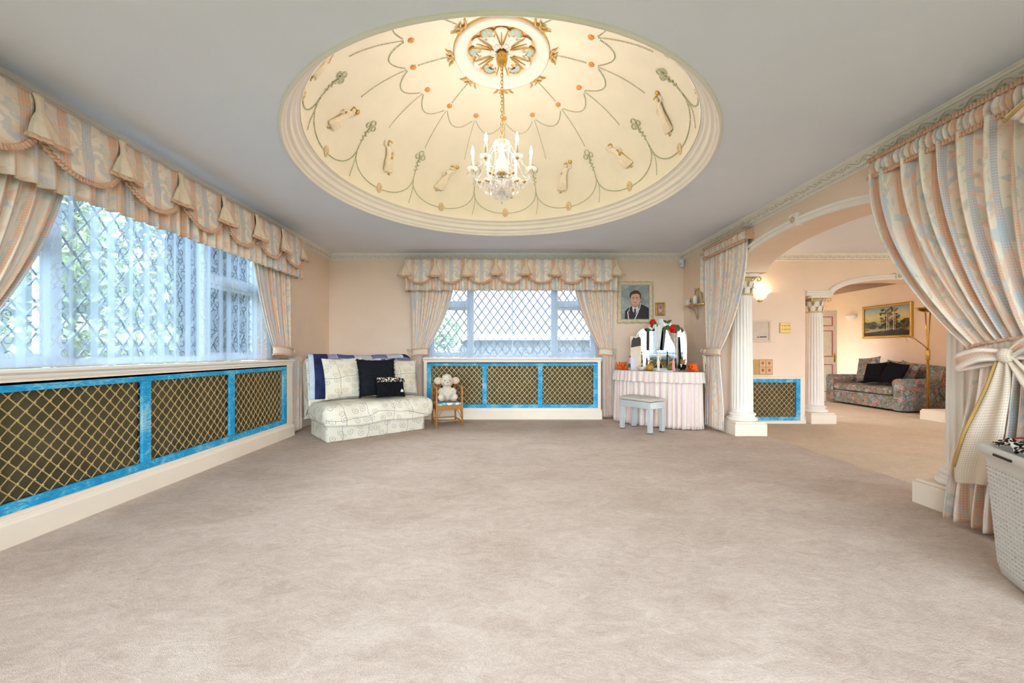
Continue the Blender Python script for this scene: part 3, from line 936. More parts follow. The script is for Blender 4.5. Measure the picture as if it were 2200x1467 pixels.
def keystone(parent, c, z, fn):
    mb = MB().prism([(c - .035, z - .012), (c + .035, z - .012), (c + .05, z + .10), (c - .05, z + .10)], 0, .06, fn)
    mb.prism([(c - .05, z + .086), (c + .05, z + .086), (c + .056, z + .104), (c - .056, z + .104)], 0, .07, fn)
    k = mb.build('keystone', CREAM, parent, bevel=.004)
    ac = MB()
    for sx in (-1, 1):
        ac.tube([fn(c + sx * .004, z + .075, .066), fn(c + sx * .022, z + .06, .068), fn(c + sx * .014, z + .03, .068), fn(c + sx * .004, z + .02, .066)], [.005, .007, .006, .003], 6)
    ac.build('carving', plain('carved_buff', rgb(214, 180, 146), 0.6), k, smooth=True)
tr = arch_trim('trim_9', 'moulded band around the big basket arch', arc, lambda a, b, d: (XR - d, a, b), ([(5.28, ARC_S), (4.90, ARC_S)], [(2.72, ARC_S), (2.33, ARC_S)]))
keystone(tr, ARC_C, ARC_S + ARC_R, lambda a, b, d: (XR - d, a, b))
tr = arch_trim('trim_10', 'moulded band around the smaller lobby arch', arc2, lambda a, b, d: (a, YB - d, b), ([(7.68, A2_S), (7.29, A2_S)], [(5.17, A2_S), (4.78, A2_S)]), w=.085)
keystone(tr, A2_C, A2_S + A2_R, lambda a, b, d: (a, YB - d, b))

# ------------------------------------------------------------ columns
def column(label, x, y, z0, ztop, long_plinth=0.0):
    t = thing('column', label, 'column', (x, y, z0), 0, 'fluted columns of the arches')
    hh = ztop - z0
    mb = MB().box(-.2 - long_plinth, .2, -.2, .2, 0, .15)
    pl = mb.build('plinth', PLINTH, t, bevel=.006)
    MB().box(-.188 - long_plinth, .188, -.188, .188, .15, .172).build('plinth_cap', PLINTH, pl, bevel=.006)
    MB().lathe([(.168, .172), (.178, .182), (.178, .20), (.168, .212), (.15, .216), (.143, .226), (.146, .238), (.158, .244), (.160, .256), (.152, .266), (.136, .27), (.132, .284)], n=48).build('base', CREAM, t, smooth=True)
    zs, ze = .284, hh - .27
    sh = MB(); n = 240; rows = 12
    vs, fs = [], []
    for k in range(rows + 1):
        q = k / rows; r = lerp(.128, .112, q ** 1.3)
        dpt = min(1.0, min(q, 1 - q) * rows / .5)
        for i in range(n):
            a = TAU * i / n
            ph = (a * 20 / TAU) % 1.0
            fl = max(0, 1 - ((ph - .5) / .36) ** 2)
            rr = r - .010 * (fl ** .5 if fl > 0 else 0) * dpt
            vs.append((rr * cos(a), rr * sin(a), lerp(zs, ze, q)))
    for k in range(rows):
        for i in range(n):
            j = (i + 1) % n
            fs.append((k * n + i, k * n + j, (k + 1) * n + j, (k + 1) * n + i))
    sh.add(vs, fs).build('shaft', CREAM, t, fix=False)
    # capital: neck ring, bell, two tiers of leaves, volutes, abacus
    zc = ze
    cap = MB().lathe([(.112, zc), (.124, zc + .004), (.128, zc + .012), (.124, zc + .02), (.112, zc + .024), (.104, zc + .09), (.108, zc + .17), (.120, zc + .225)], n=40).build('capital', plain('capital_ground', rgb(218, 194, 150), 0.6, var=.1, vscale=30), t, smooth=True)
    lf = MB()
    def leaf(u, v):
        s = 2 * v - 1; w = .034 * (1 - .5 * u ** 3) * (1 + .15 * cos(u * 18))
        out = .008 + .022 * u + (.05 * ((u - .7) / .3) ** 2 if u > .7 else 0)
        z = .11 * u - (.03 * ((u - .75) / .25) ** 2 if u > .75 else 0)
        return (out + .006 * (1 - s * s), s * w, z)
    lf.grid(leaf, 12, 6)
    lme2 = lf.mesh('leaf', CREAM, True)
    for tier, (zz, rr, off) in enumerate(((.024, .110, 0), (.09, .112, .5))):
        for k in range(8):
            a = TAU * (k + off) / 8
            share('leaf', lme2, cap, Matrix.Rotation(a, 4, 'Z') @ Matrix.Translation((rr - .004, 0, zc + zz)))
    vo = MB()
    pts, rs = [(.02, 0, 0), (.04, 0, .045), (.065, 0, .078)], [.006, .009, .010]
    for i in range(14):
        a = PI * .75 - i * .62; r = .036 * (1 - i / 15)
        pts.append((.102 + r * cos(a), 0, .062 + r * sin(a))); rs.append(.010 - i * .0004)
    vo.tube(pts, rs, 6)
    vome = vo.mesh('volute', plain('capital_gold', rgb(222, 196, 142), 0.55, .1, var=.12, vscale=30), True)
    for k in range(4):
        share('volute', vome, cap, Matrix.Rotation(TAU * (k + .5) / 4, 4, 'Z') @ Matrix.Translation((.085, 0, zc + .135)))
    ab = []
    for k in range(4):
        for i in range(8):
            a = PI / 4 + k * PI / 2 + (i / 8) * PI / 2
            s = abs(sin(PI * i / 8)); r = .205 * (1 - .30 * s)
            ab.append((r * cos(a), r * sin(a)))
    MB().prism(ab, zc + .228, hh, lambda a, b, d: (a, b, d)).build('abacus', CREAM, cap, bevel=.004)
    fl = MB().ell((0, 0, 0), (.018, .012, .018), 8, 6)
    flm = fl.mesh('flower', CREAM, True)
    for k in range(4):
        a = TAU * k / 4
        share('flower', flm, cap, Matrix.Translation((.142 * cos(a), .142 * sin(a), zc + .245)) @ Matrix.Rotation(a + PI / 2, 4, 'Z'))
    return t
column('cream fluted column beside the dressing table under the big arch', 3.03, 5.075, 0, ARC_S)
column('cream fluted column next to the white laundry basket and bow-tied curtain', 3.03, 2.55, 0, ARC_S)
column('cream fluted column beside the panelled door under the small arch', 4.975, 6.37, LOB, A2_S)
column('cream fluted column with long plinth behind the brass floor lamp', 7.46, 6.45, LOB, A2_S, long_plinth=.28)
# ------------------------------------------------------------ windows (local frame: x along the wall, -y into the room, z up)
def window(name, label, loc, rot, x0, x1, posts, z0, z1, zt, diamond=.13, transom_sides=True, lead=.011):
    o = bpy.data.objects.new(name, None); COL.objects.link(o); o.location = loc; o.rotation_euler = (0, 0, rot)
    o['kind'] = 'structure'; o['label'] = label
    w = .05
    fr = MB()
    ya, yb = .10, .17
    fr.box(x0, x0 + w, ya, yb, z0, z1).box(x1 - w, x1, ya, yb, z0, z1).box(x0 + w, x1 - w, ya, yb, z0, z0 + w).box(x0 + w, x1 - w, ya, yb, z1 - w, z1)
    fr.build('frame', UPVC, o, bevel=.004)
    for p in posts:
        MB().box(p - .035, p + .035, ya - .01, yb, z0 + w, z1 - w).build('mullion', UPVC, o, bevel=.004)
    xs = [x0 + w] + [q for p in posts for q in (p - .035, p + .035)] + [x1 - w]
    ld = plain('lead_came', rgb(96, 110, 124), 0.6, 0.0, var=.05)
    for i in range(0, len(xs), 2):
        a, b = xs[i], xs[i + 1]
        side = (i == 0 or i == len(xs) - 2) and transom_sides
        cells = [(z0 + w, z1 - w)]
        if side:
            MB().box(a, b, ya - .01, yb, zt - .035, zt + .035).build('transom', UPVC, o, bevel=.004)
            cells = [(z0 + w, zt - .035), (zt + .035, z1 - w)]
        for c0, c1 in cells:
            if side:
                q = .038
                sh = MB().box(a, a + q, ya + .01, yb - .01, c0, c1).box(b - q, b, ya + .01, yb - .01, c0, c1).box(a + q, b - q, ya + .01, yb - .01, c0, c0 + q).box(a + q, b - q, ya + .01, yb - .01, c1 - q, c1)
                sh.build('sash', UPVC, o, bevel=.003)
            pn = MB().box(a, b, .134, .138, c0, c1).build('pane', GLASS, o)
            # leaded diamonds
            lm_ = MB(); dx, dz = diamond, diamond * 1.35
            k = -40
            while k < 80:
                for sgn in (1, -1):
                    # line: (x - a)/dx - sgn*(z - c0)/dz = k
                    pts = []
                    for zz in (c0, c1):
                        xx = a + dx * (k + sgn * (zz - c0) / dz); 
                        pts.append((xx, zz))
                    (xa, za), (xb, zb) = pts
                    if xa > xb: xa, za, xb, zb = xb, zb, xa, za
                    if xb <= a or xa >= b: continue
                    sl = (zb - za) / (xb - xa)
                    if xa < a: za += sl * (a - xa); xa = a
                    if xb > b: zb += sl * (b - xb); xb = b
                    if xb - xa > .01: lm_.bar((xa, .136, za), (xb, .136, zb), lead, .012, (0, 1, 0))
                k += 1
            lm_.build('lead_lattice', ld, pn, fix=False)
    return o

def radiator_cover(name, label, loc, rot, x0, x1, f0, f1, depth, zs, zb, zt, npan, top=True, plinth_h=.15, group='radiator grilles with blue frames', zfloor=0.0):
    """cream casing with sill, blue framed brass lattice panels; wall face at y=0"""
    t = thing(name, label, 'radiator cover', loc, rot, group)
    d = depth
    cs = MB()
    cs.box(x0, f0, -d, 0, zfloor, zs - .05).box(f1, x1, -d, 0, zfloor, zs - .05)
    cs.box(f0, f1, -d, 0, zt, zs - .05).box(f0, f1, -d, 0, zfloor, zb)
    cs.build('casing', PLINTH, t, bevel=.003)
    if top:
        tp = MB()
        prof = [(0, zs - .05), (d + .004, zs - .05), (d + .010, zs - .04), (d + .010, zs - .03), (d + .02, zs - .022), (d + .03, zs - .016), (d + .03, zs), (0, zs)]
        tp.sweep([(x0 - .01, 0, 0), (x1 + .01, 0, 0)], prof, (0, -1, 0))
        tp.build('sill', CREAM, t)
        MB().box(x0 + .0, x1, -d - .006, -d, zs - .085, zs - .06).build('moulding', CREAM, t, bevel=.003)
    pl = MB().sweep([(x0 - .012, 0, zfloor), (x1 + .012, 0, zfloor)], [(0, 0), (d + .022, 0), (d + .022, plinth_h * .8), (d + .014, plinth_h * .88), (d + .010, plinth_h), (0, plinth_h)], (0, -1, 0))
    pl.build('plinth', PLINTH, t)
    rw = .07
    ya, yb = -d - .006, -d + .016
    MB().box(f0, f1, ya, yb, zt - rw * .8, zt).build('top_rail', BLUE, t, bevel=.003)
    MB().box(f0, f1, ya, yb, zb, zb + rw * .8).build('bottom_rail', BLUE, t, bevel=.003)
    pw = (f1 - f0 - rw) / npan
    for i in range(npan + 1):
        xx = f0 + i * pw
        MB().box(xx, xx + rw, ya - .001, yb, zb + rw * .8, zt - rw * .8).build('stile', BLUE, t, bevel=.003)
    for i in range(npan):
        a, b = f0 + i * pw + rw, f0 + (i + 1) * pw
        c0, c1 = zb + rw * .8, zt - rw * .8
        MB().box(a, b, -d + .034, -d + .038, c0, c1).build('gauze_panel', GAUZE, t)
        lt = MB(); dx, dz = .078, .088
        k = -30
        while k < 40:
            for sgn in (1, -1):
                xa, za = a + dx * (k + .5), c0
                xb, zb_ = a + dx * (k + .5) + sgn * dx * (c1 - c0) / dz, c1
                if xa > xb: xa, za, xb, zb_ = xb, zb_, xa, za
                if xb <= a or xa >= b: continue
                sl = (zb_ - za) / (xb - xa)
                if xa < a: za += sl * (a - xa); xa = a
                if xb > b: zb_ += sl * (b - xb); xb = b
                if xb - xa > .006:
                    yy = -d + (.014 if sgn > 0 else .019)
                    lt.bar((xa, yy, za), (xb, yy, zb_), .0048, .004, (0, 1, 0))
            k += 1
        # studs where the bars cross
        m = int((b - a) / dx * 2) + 3; q = int((c1 - c0) / dz * 2) + 3
        for ii in range(-1, m):
            for jj in range(0, q):
                if (ii + jj) % 2: continue
                xx, zz = a + dx * (.5 * ii + .5), c0 + dz * .5 * jj
                if a + .005 < xx < b - .005 and c0 + .005 < zz < c1 - .005: lt.octa((xx, -d + .011, zz), .0095, .0095)
        lt.build('lattice', BRASSW, t, fix=False)
    return t

def drape(mb, top, tie, bot, n, amp, y0, W=1.5, nu=120, nv=70, inner='right', seed=0, ylift=None, fast=.10):
    """gathered curtain: top/tie/bot = (x0, x1, z). Folds pinch in at the tie and fan out again."""
    rnd = random.Random(seed)
    ph = [rnd.uniform(-.5, .5) for _ in range(6)]
    zt, zi, zb = top[2], tie[2], bot[2]
    vt = (zt - zi) / (zt - zb)
    def edges(v):
        z = lerp(zt, zb, v)
        if z >= zi:
            s = max(0.0, (zt - z) / (zt - zi))
            e_in, e_out = s ** 1.9, s ** 1.1
            a, b = (e_out, e_in) if inner == 'right' else (e_in, e_out)
            return z, lerp(top[0], tie[0], a), lerp(top[1], tie[1], b)
        s = (zi - z) / (zi - zb); e = smooth(s / fast)
        return z, lerp(tie[0], bot[0], e), lerp(tie[1], bot[1], e)
    def fn(u, v):
        z, x0, x1 = edges(v)
        wr = (x1 - x0) / max(abs(top[1] - top[0]), .01)
        q = n * TAU * (u + .018 * sin(3.1 * u * TAU + ph[0]) + .012 * sin(v * 5 + u * 9 + ph[1]))
        f = sin(q) + .35 * sin(2 * q + ph[2] + v * 2) + .25 * sin(.37 * q + ph[3])
        am = amp * (.55 + .45 * min(1, wr * 1.2)) * (1 + .15 * sin(v * 7 + u * 5))
        d = abs(v - vt)
        if d < .06: am *= .55 + .45 * d / .06
        x = lerp(x0, x1, u) + .25 * am * cos(q + ph[4])
        return (x, -(y0 + am * f * .8 + (ylift(v) if ylift else 0)), z)
    mb.grid(fn, nu, nv, lambda u, v: (u * W + seed * .37, lerp(zt, zb, v)))
    return mb
def tieband(parent, cx, z, wx, wy, y0, tilt=0.0, h=.085, ruffle=True):
    """sash around the gathered cloth"""
    mb = MB()
    def pt(a, e, out=0.0):
        x = (wx / 2 + out) * cos(a); y = (wy / 2 + out) * sin(a)
        return (cx + x, -(y0) - y, z + e + tilt * x + .012 * sin(a))
    mb.grid(lambda u, v: pt(TAU * u, (v - .5) * h), 40, 4, lambda u, v: (u * .6, v * h), closed=True)
    b = mb.build('tieback', BANDC, parent, smooth=True, solid=.006)
    if ruffle:
        for sg in (-1, 1):
            r = MB().grid(lambda u, v: pt(TAU * u, sg * (h / 2 + (v - .3) * .018), .006 + .006 * sin(u * TAU * 36)), 160, 2, closed=True)
            r.build('frill', PIPING, b, smooth=True, solid=.003)
    return b
def small_knot(parent, x, y, z, s=1.0, mat=None):
    """cloth knot with two short loops where the sash is hooked to the wall"""
    k = MB()
    k.ell((x, y, z), (.022 * s, .02 * s, .022 * s), 10, 8)
    for sx in (-1, 1):
        pts = [(x, y, z), (x + sx * .03 * s, y - .012, z + .035 * s), (x + sx * .055 * s, y - .02, z + .02 * s), (x + sx * .04 * s, y - .012, z - .004 * s), (x, y, z)]
        k.tube(pts, [.008 * s, .014 * s, .016 * s, .012 * s, .008 * s], 8, flat=.5)
    k.tube([(x, y, z), (x + .02 * s, y - .01, z - .06 * s), (x + .012 * s, y - .008, z - .14 * s)], [.010 * s, .018 * s, .02 * s], 8, flat=.35)
    return k.build('knot', mat or BANDC, parent, smooth=True)

def pelmet(name, label, loc, rot, x0, x1, nsw, zt, depth):
    """swagged valance: pleated skirt behind, scalloped swags, trumpets with frilled mouths"""
    t = thing(name, label, 'valance', loc, rot)
    d = depth; L = x1 - x0; pw = L / nsw
    # skirt with returns to the wall at both ends
    path = [(x0, 0)] + [(x0, -d)] + [(x1, -d)] + [(x1, 0)]
    tot = d + L + d
    def at(s):
        if s < d: return Vector((x0, -s, 0)), Vector((-1, 0, 0))
        if s < d + L: return Vector((x0 + s - d, -d, 0)), Vector((0, -1, 0))
        return Vector((x1, -d + (s - d - L), 0)), Vector((1, 0, 0))
    npl = nsw * 5
    def fn(u, v):
        s = u * tot; p, n_ = at(s)
        q = s / L * npl * TAU
        f = math.tanh(2.2 * sin(q)) + .2 * sin(q * .43)
        am = .022 * (.2 + .8 * v)
        z = lerp(zt, zt - .49, v) + .004 * sin(q * .5) * v
        p = p + n_ * (am * f)
        return (p.x + .006 * v * cos(q), p.y, z)
    MB().grid(fn, npl * 12, 10, lambda u, v: (u * tot * 1.7, v * .49)).build('skirt', FLORAL, t, smooth=True, solid=.003)
    tape = MB().box(x0 - .004, x1 + .004, -d - .016, -d + .004, zt - .012, zt + .004)
    tape.build('top_piping', plain('pink_piping', rgb(222, 178, 158), .7), t, bevel=.003)
    rnd = random.Random(len(label))
    for k in range(nsw):
        a, b = x0 + k * pw + .012, x0 + (k + 1) * pw - .012
        def edge(u):
            s = 2 * u - 1
            return zt - .235 - .145 * max(0, 1 - abs(s) ** 2.4)
        def sw(u, v):
            z = lerp(zt - .004, edge(u), v)
            bul = .018 + .035 * sin(PI * u) ** .7 * v ** .8 + .004 * sin(v * 9 + u * 12 + k)
            return (lerp(a, b, u), -d - bul, z)
        s_ = MB().grid(sw, 28, 14, lambda u, v: (u * pw, (1 - v) * .38)).build('swag', FLOWER, t, smooth=True, solid=.003)
        def fr(u, v):
            p = Vector(sw(min(1, max(0, u)), 1.0)); q = Vector(sw(min(1, u + .01), 1.0)) - Vector(sw(max(0, u - .01), 1.0))
            nn = Vector((q.z, 0, -q.x)).normalized()
            p = p + nn * ((v - .4) * .03)
            return (p.x, p.y - .006 - .006 * sin(u * TAU * 26), p.z)
        MB().grid(fr, 140, 2).build('frill', PIPING, s_, smooth=True, solid=.003)
    for k in range(nsw + 1):
        cx = x0 + k * pw; yy = -d - .03
        sk = rnd.uniform(-.012, .02)
        h = .25 + rnd.uniform(-.012, .012)
        if k in (0, nsw): yy = -d + .0
        def tp(u, v):
            a = TAU * u
            r = .024 - .008 * sin(min(1, v / .45) * PI) if v < .45 else lerp(.024, .078, ((v - .45) / .55) ** .75)
            fold = 1 + .20 * sin(3 * a + k) * v + .12 * sin(7 * a + k) * (.4 + v)
            z = zt - h * v - (.02 * sin(a) * v * v) 
            return (cx + r * fold * cos(a) + sk * v * v, yy - r * .62 * fold * sin(a) - .03 * v, z)
        tr_ = MB().grid(tp, 28, 14, lambda u, v: (u * .3, v * .25 + .12), closed=True).build('trumpet', plain('plain_cream_cloth', rgb(238, 214, 186), .75, var=.06, vscale=20), t, smooth=True, solid=.003)
        def tf(u, v):
            p = Vector(tp(u, 1.0)); c = Vector((cx + sk, yy - .03, p.z)); o = (p - c)
            o.normalize()
            p = p + o * (.006 * sin(u * TAU * 18) + .004 + v * .008)
            return (p.x, p.y, p.z - (v - .35) * .028)
        MB().grid(tf, 110, 2, closed=True).build('frill', PIPING, tr_, smooth=True, solid=.003)
    return t

def net(name, label, loc, rot, x0, x1, z0, z1, y, mat, n, amp, W):
    def fn(u, v):
        q = n * TAU * (u + .01 * sin(5 * u * TAU))
        return (lerp(x0, x1, u), -y - amp * (sin(q) + .4 * sin(2.3 * q + 1)), lerp(z0, z1, v) + .006 * sin(q * 1.0) * (1 - v))
    o = MB().grid(fn, n * 14, 6, lambda u, v: (u * W, v * (z1 - z0))).build(name, mat, None, smooth=True)
    o.location = loc; o.rotation_euler = (0, 0, rot)
    return tag(o, label, 'net curtain')

RL = PI / 2
# long window on the left wall: local x = world y - LY
LY = 3.385
window('window_1', 'long white leaded window behind lace net', (XL, LY, 0), RL, WIN_L[0] - LY, WIN_L[1] - LY, [2.565 - LY, 3.85 - LY], SILL + .02, WTOP, 1.76, lead=.007)
window('window_2', 'leaded white window above the three panel grille on the end wall', (0, YB, 0), 0, WIN_B[0], WIN_B[1], [-.575, .755], SILL + .02, WTOP, 1.80)
MB().box(.085, .098, .10, .165, SILL + .06, WTOP - .05).build('glazing_bar', UPVC, bpy.data.objects['window_2'])
window('window_3', 'wide window behind the viewer', (0, YF, 0), PI, -2.6, 2.6, [-.9, .9], .15, 2.42, 1.9)  # unseen, added so daylight evens out the main room
window('window_5', 'wide lobby window behind the viewer', (5.85, YF, 0), PI, -1.95, 1.95, [-.65, .65], .15, 2.42, 1.9)  # added out of view to light the lobby and sofa
window('window_4', 'sitting room window opposite the sofa', (3.4, 7.9, 0), RL, -1.15, 1.15, [0], .25, 2.3, 1.8)  # added out of view to brighten the sitting room

radiator_cover('radiator_cover', 'long cream radiator cover with blue framed lattice under the lace curtained window', (XL, LY, 0), RL, -1.535, 1.54, -1.405, 1.405, .165, .95, .175, .885, 3)
radiator_cover('radiator_cover', 'cream radiator cover with blue framed lattice behind the wicker chair', (0.085, YB, 0), 0, -1.375, 1.375, -1.325, 1.325, .20, .95, .175, .885, 3)
radiator_cover('radiator_cover', 'flush blue framed lattice grille in the lobby wall beside the column', (4.08, YB, 0), 0, -.62, .64, -.60, .575, .06, .70, -.045, .615, 1, top=False, plinth_h=.045, zfloor=LOB)

net('net_curtain', 'pale blue lace net with leaf columns across the long window', (XL, LY, 0), RL, -1.50, 1.40, .963, 2.38, .034, LACE, 15, .012, 2.9 * 1.25)
net('net_curtain', 'plain pale net hanging before the leaded end window', (0, YB, 0), 0, -1.30, 1.47, .963, 2.38, .03, NET, 22, .008, 2.8 * 1.2)

pelmet('valance', 'floral swagged valance with frilled trumpets over the long window', (XL, LY, 0), RL, -1.675, 1.665, 7, 2.475, .215)
pelmet('valance', 'floral swagged valance with frilled trumpets over the leaded end window', (0, YB, 0), 0, -1.575, 1.70, 7, 2.485, .20)

def side_curtain(label, loc, rot, top, tie, bot, inner, n, amp, y0, W, band, seed, group='tied back floral curtains', knot=None, lining=True):
    t = thing('curtain', label, 'curtain', loc, rot, group)
    c = drape(MB(), top, tie, bot, n, amp, y0, W, inner=inner, seed=seed)
    c.build('drape', FLORAL, t, smooth=True, solid=.004)
    if lining:
        # pale lining seen where the leading edge turns back
        e = drape(MB(), (top[1] - .10 if inner == 'right' else top[0], top[1] if inner == 'right' else top[0] + .10, top[2]),
                  (tie[1] - .05 if inner == 'right' else tie[0], tie[1] if inner == 'right' else tie[0] + .05, tie[2]),
                  (bot[1] - .05 if inner == 'right' else bot[0], bot[1] if inner == 'right' else bot[0] + .05, bot[2]), 1.5, amp * .4, y0 - amp * .9, .2, nu=16, nv=40, inner=inner, seed=seed)
        e.build('lining', LINING, t, smooth=True, solid=.003)
    tieband(t, *band)
    if knot: small_knot(t, *knot)
    return t
side_curtain('floral curtain tied back at the long window beside the futon sofa', (XL, LY, 0), RL,
             (.86, 1.62, 2.42), (1.26, 1.60, 1.075), (1.585, 1.86, .02), 'left', 9, .022, .108, 2.0, (1.43, 1.045, .37, .10, .108, -.10), 1, knot=(1.62, -.10, 1.04))
side_curtain('floral curtain tied back at the end of the long window away from the futon', (XL, LY, 0), RL,
             (-1.62, -.92, 2.42), (-1.62, -1.40, 1.075), (-1.86, -1.58, .02), 'right', 9, .022, .108, 2.0, (-1.51, 1.045, .27, .10, .108, .10), 2, knot=(-1.64, -.10, 1.04))
side_curtain('floral curtain tied back at the end window behind the futon sofa', (0, YB, 0), 0,
             (-1.52, -.80, 2.42), (-1.475, -1.27, 1.06), (-1.55, -1.34, .02), 'right', 9, .02, .115, 2.0, (-1.37, 1.035, .24, .09, .115, .08), 3, knot=(-1.52, -.10, 1.06))
side_curtain('floral curtain tied back at the end window beside the dressing table', (0, YB, 0), 0,
             (1.03, 1.66, 2.42), (1.475, 1.645, 1.06), (1.50, 1.69, .02), 'left', 9, .02, .115, 2.0, (1.56, 1.035, .21, .09, .115, -.08), 4, knot=(1.68, -.10, 1.06))

# ------------------------------------------------------------ the pair of curtains at the big arch (local x = -(world y - 3.81), wall rot -90)
RR = -PI / 2
AY = 3.81
def ruched_heading(parent, x0, x1, zt, h, y):
    def fn(u, v):
        q = (x1 - x0) * u / .034 * TAU
        f = sin(q + .8 * sin(q * .21)) + .4 * sin(q * .5)
        if u < .02 or u > .98: f = -1
        return (lerp(x0, x1, u), -y - .012 * f * (0.5 + .5 * sin(PI * v)) - .02 * sin(PI * v), zt - h * v)
    hd = MB().grid(fn, int((x1 - x0) / .034) * 10, 8, lambda u, v: (u * (x1 - x0) * 2.4, v * .3)).build('heading', FLORAL, parent, smooth=True, solid=.004)
    for zz in (zt + .008, zt - h - .008):
        MB().grid(lambda u, v: (lerp(x0 - .006, x1 + .006, u), -y - .016 - .007 * sin(u * (x1 - x0) / .018 * TAU), zz + (v - .5) * .03), int((x1 - x0) / .018) * 8, 2).build('frill', PIPING, hd, smooth=True, solid=.003)
    for xx in (x0, x1): MB().box(xx - .006, xx + .006, -y, -.005, zt - h, zt).build('heading_end', PIPING, hd)
    return hd
# far one, next to the dressing table
t = thing('curtain', 'floral curtain with ruched heading tied back beside the dressing table column', 'curtain', (XR, AY, 0), RR, 'tied back floral curtains')
drape(MB(), (-1.66, -.715, 2.36), (-1.63, -1.32, 1.04), (-1.67, -1.22, .03), 10, .02, .062, 2.2, inner='right', seed=5, fast=.8).build('drape', FLORAL, t, smooth=True, solid=.004)
ruched_heading(t, -1.66, -.70, 2.455, .115, .085)
tieband(t, -1.475, 1.045, .34, .09, .065, .03)
small_knot(t, -1.65, -.085, 1.04, 1.2)
MB().grid(lambda u, v: (-1.69 - .05 * u, -.05 - .05 * u - .015 * sin(u * 9), lerp(2.42, 1.80 + .12 * u, v)), 10, 12, lambda u, v: (u * .2 + .23, v * .6)).build('tail', FLORAL, t, smooth=True, solid=.004)
tl = MB().grid(lambda u, v: (-1.655 + .09 * u * v + .03 * v, -.10 - .012 * sin(u * 8) , lerp(1.0, .60 - .14 * u, v)), 8, 12, lambda u, v: (u * .2 + .1, v * .4))
tl.build('sash_tail', plain('plain_cream_cloth', rgb(226, 204, 172)), t, smooth=True, solid=.004)
# near one, behind the laundry basket
t = thing('curtain', 'large floral curtain with big sash bow behind the laundry basket', 'curtain', (XR, AY, 0), RR, 'tied back floral curtains')
drape(MB(), (.90, 2.35, 2.36), (1.53, 2.12, 1.04), (1.38, 2.25, .03), 13, .042, .125, 3.4, nu=190, nv=90, inner='left', seed=6, fast=1.0).build('drape', FLORAL, t, smooth=True, solid=.004)
ruched_heading(t, .885, 2.40, 2.455, .115, .13)
tieband(t, 1.83, 1.06, .62, .17, .115, .14, h=.10)
# the bow: two loops, knot, two long tails
def ribbon(parent, name, pts, ws, mat, wdir):
    pts = [Vector(p) for p in pts]; n = len(pts) - 1
    def cr(i, t):
        p0, p1, p2, p3 = pts[max(i - 1, 0)], pts[i], pts[min(i + 1, n)], pts[min(i + 2, n)]
        return .5 * ((2 * p1) + (p2 - p0) * t + (2 * p0 - 5 * p1 + 4 * p2 - p3) * t * t + (3 * p1 - p0 - 3 * p2 + p3) * t ** 3)
    wd = Vector(wdir)
    def fn(u, v):
        s = min(u * n, n - 1e-4); i = int(s); p = cr(i, s - i)
        w = lerp(ws[i], ws[min(i + 1, n)], s - i)
        fold = .012 * sin(v * PI * 3)
        return p + wd * (w * (v - .5)) + Vector((0, -fold, 0))
    return MB().grid(fn, n * 8, 8, lambda u, v: (v * .2, u * .6)).build(name, mat, parent, smooth=True, solid=.004)
BX, BZ, BY = 1.80, 1.03, -.27
bow = MB().ell((BX, BY - .01, BZ), (.035, .03, .04), 12, 8).build('bow', BANDC, t, smooth=True)
ribbon(bow, 'loop', [(BX, BY, BZ), (BX - .10, BY - .03, BZ + .0), (BX - .20, BY - .02, BZ - .035), (BX - .22, BY + .01, BZ - .05), (BX - .10, BY + .03, BZ - .03), (BX, BY + .01, BZ)], [.05, .08, .10, .09, .06, .04], FLORAL, (0, 0, 1))
ribbon(bow, 'loop', [(BX, BY, BZ), (BX + .10, BY - .03, BZ + .06), (BX + .20, BY - .02, BZ + .06), (BX + .22, BY + .01, BZ + .03), (BX + .10, BY + .03, BZ + .01), (BX, BY + .01, BZ)], [.05, .08, .10, .09, .06, .04], FLORAL, (0, 0, 1))
ribbon(bow, 'tail', [(BX - .01, BY, BZ - .01), (BX - .03, BY - .01, BZ - .18), (BX - .10, BY - .0, BZ - .42), (BX - .16, BY + .02, BZ - .62), (BX - .19, BY + .04, BZ - .72)], [.03, .10, .18, .20, .16], BANDC, (.96, 0, .22))
ribbon(bow, 'tail', [(BX + .01, BY, BZ - .01), (BX + .10, BY - .01, BZ - .14), (BX + .17, BY, BZ - .22), (BX + .21, BY + .02, BZ - .30)], [.03, .08, .11, .11], BANDC, (.96, 0, .22))
GOLDB = plain('mustard_binding', rgb(206, 170, 104), .7, var=.06)
ed = MB().tube([(BX - .04, BY - .006, BZ - .03), (BX - .08, BY - .014, BZ - .18), (BX - .19, BY - .006, BZ - .44), (BX - .255, BY + .014, BZ - .64)], .009, 6)
ed.build('binding', GOLDB, bow, smooth=True)
# knotted ornament at the heading with gold bound petals and a tail below
kx, kz, ky = 1.93, 2.36, -.20
orn_ = MB().ell((kx, ky, kz), (.03, .03, .03), 10, 8).build('rosette', FLORAL, t, smooth=True)
ribbon(orn_, 'petal', [(kx, ky, kz), (kx - .05, ky - .03, kz - .06), (kx - .13, ky - .03, kz - .13)], [.02, .08, .13], FLORAL, (.7, 0, -.7))
ribbon(orn_, 'petal', [(kx, ky, kz), (kx + .03, ky - .03, kz - .07), (kx + .06, ky - .03, kz - .17)], [.02, .09, .14], FLORAL, (1, 0, 0))
b2 = MB().tube([(kx, ky - .03, kz + .0), (kx - .075, ky - .045, kz - .06), (kx - .17, ky - .04, kz - .115)], .009, 6)
b2.tube([(kx + .01, ky - .03, kz), (kx - .0, ky - .05, kz - .08), (kx - .02, ky - .045, kz - .17)], .009, 6)
b2.build('binding', GOLDB, orn_, smooth=True)
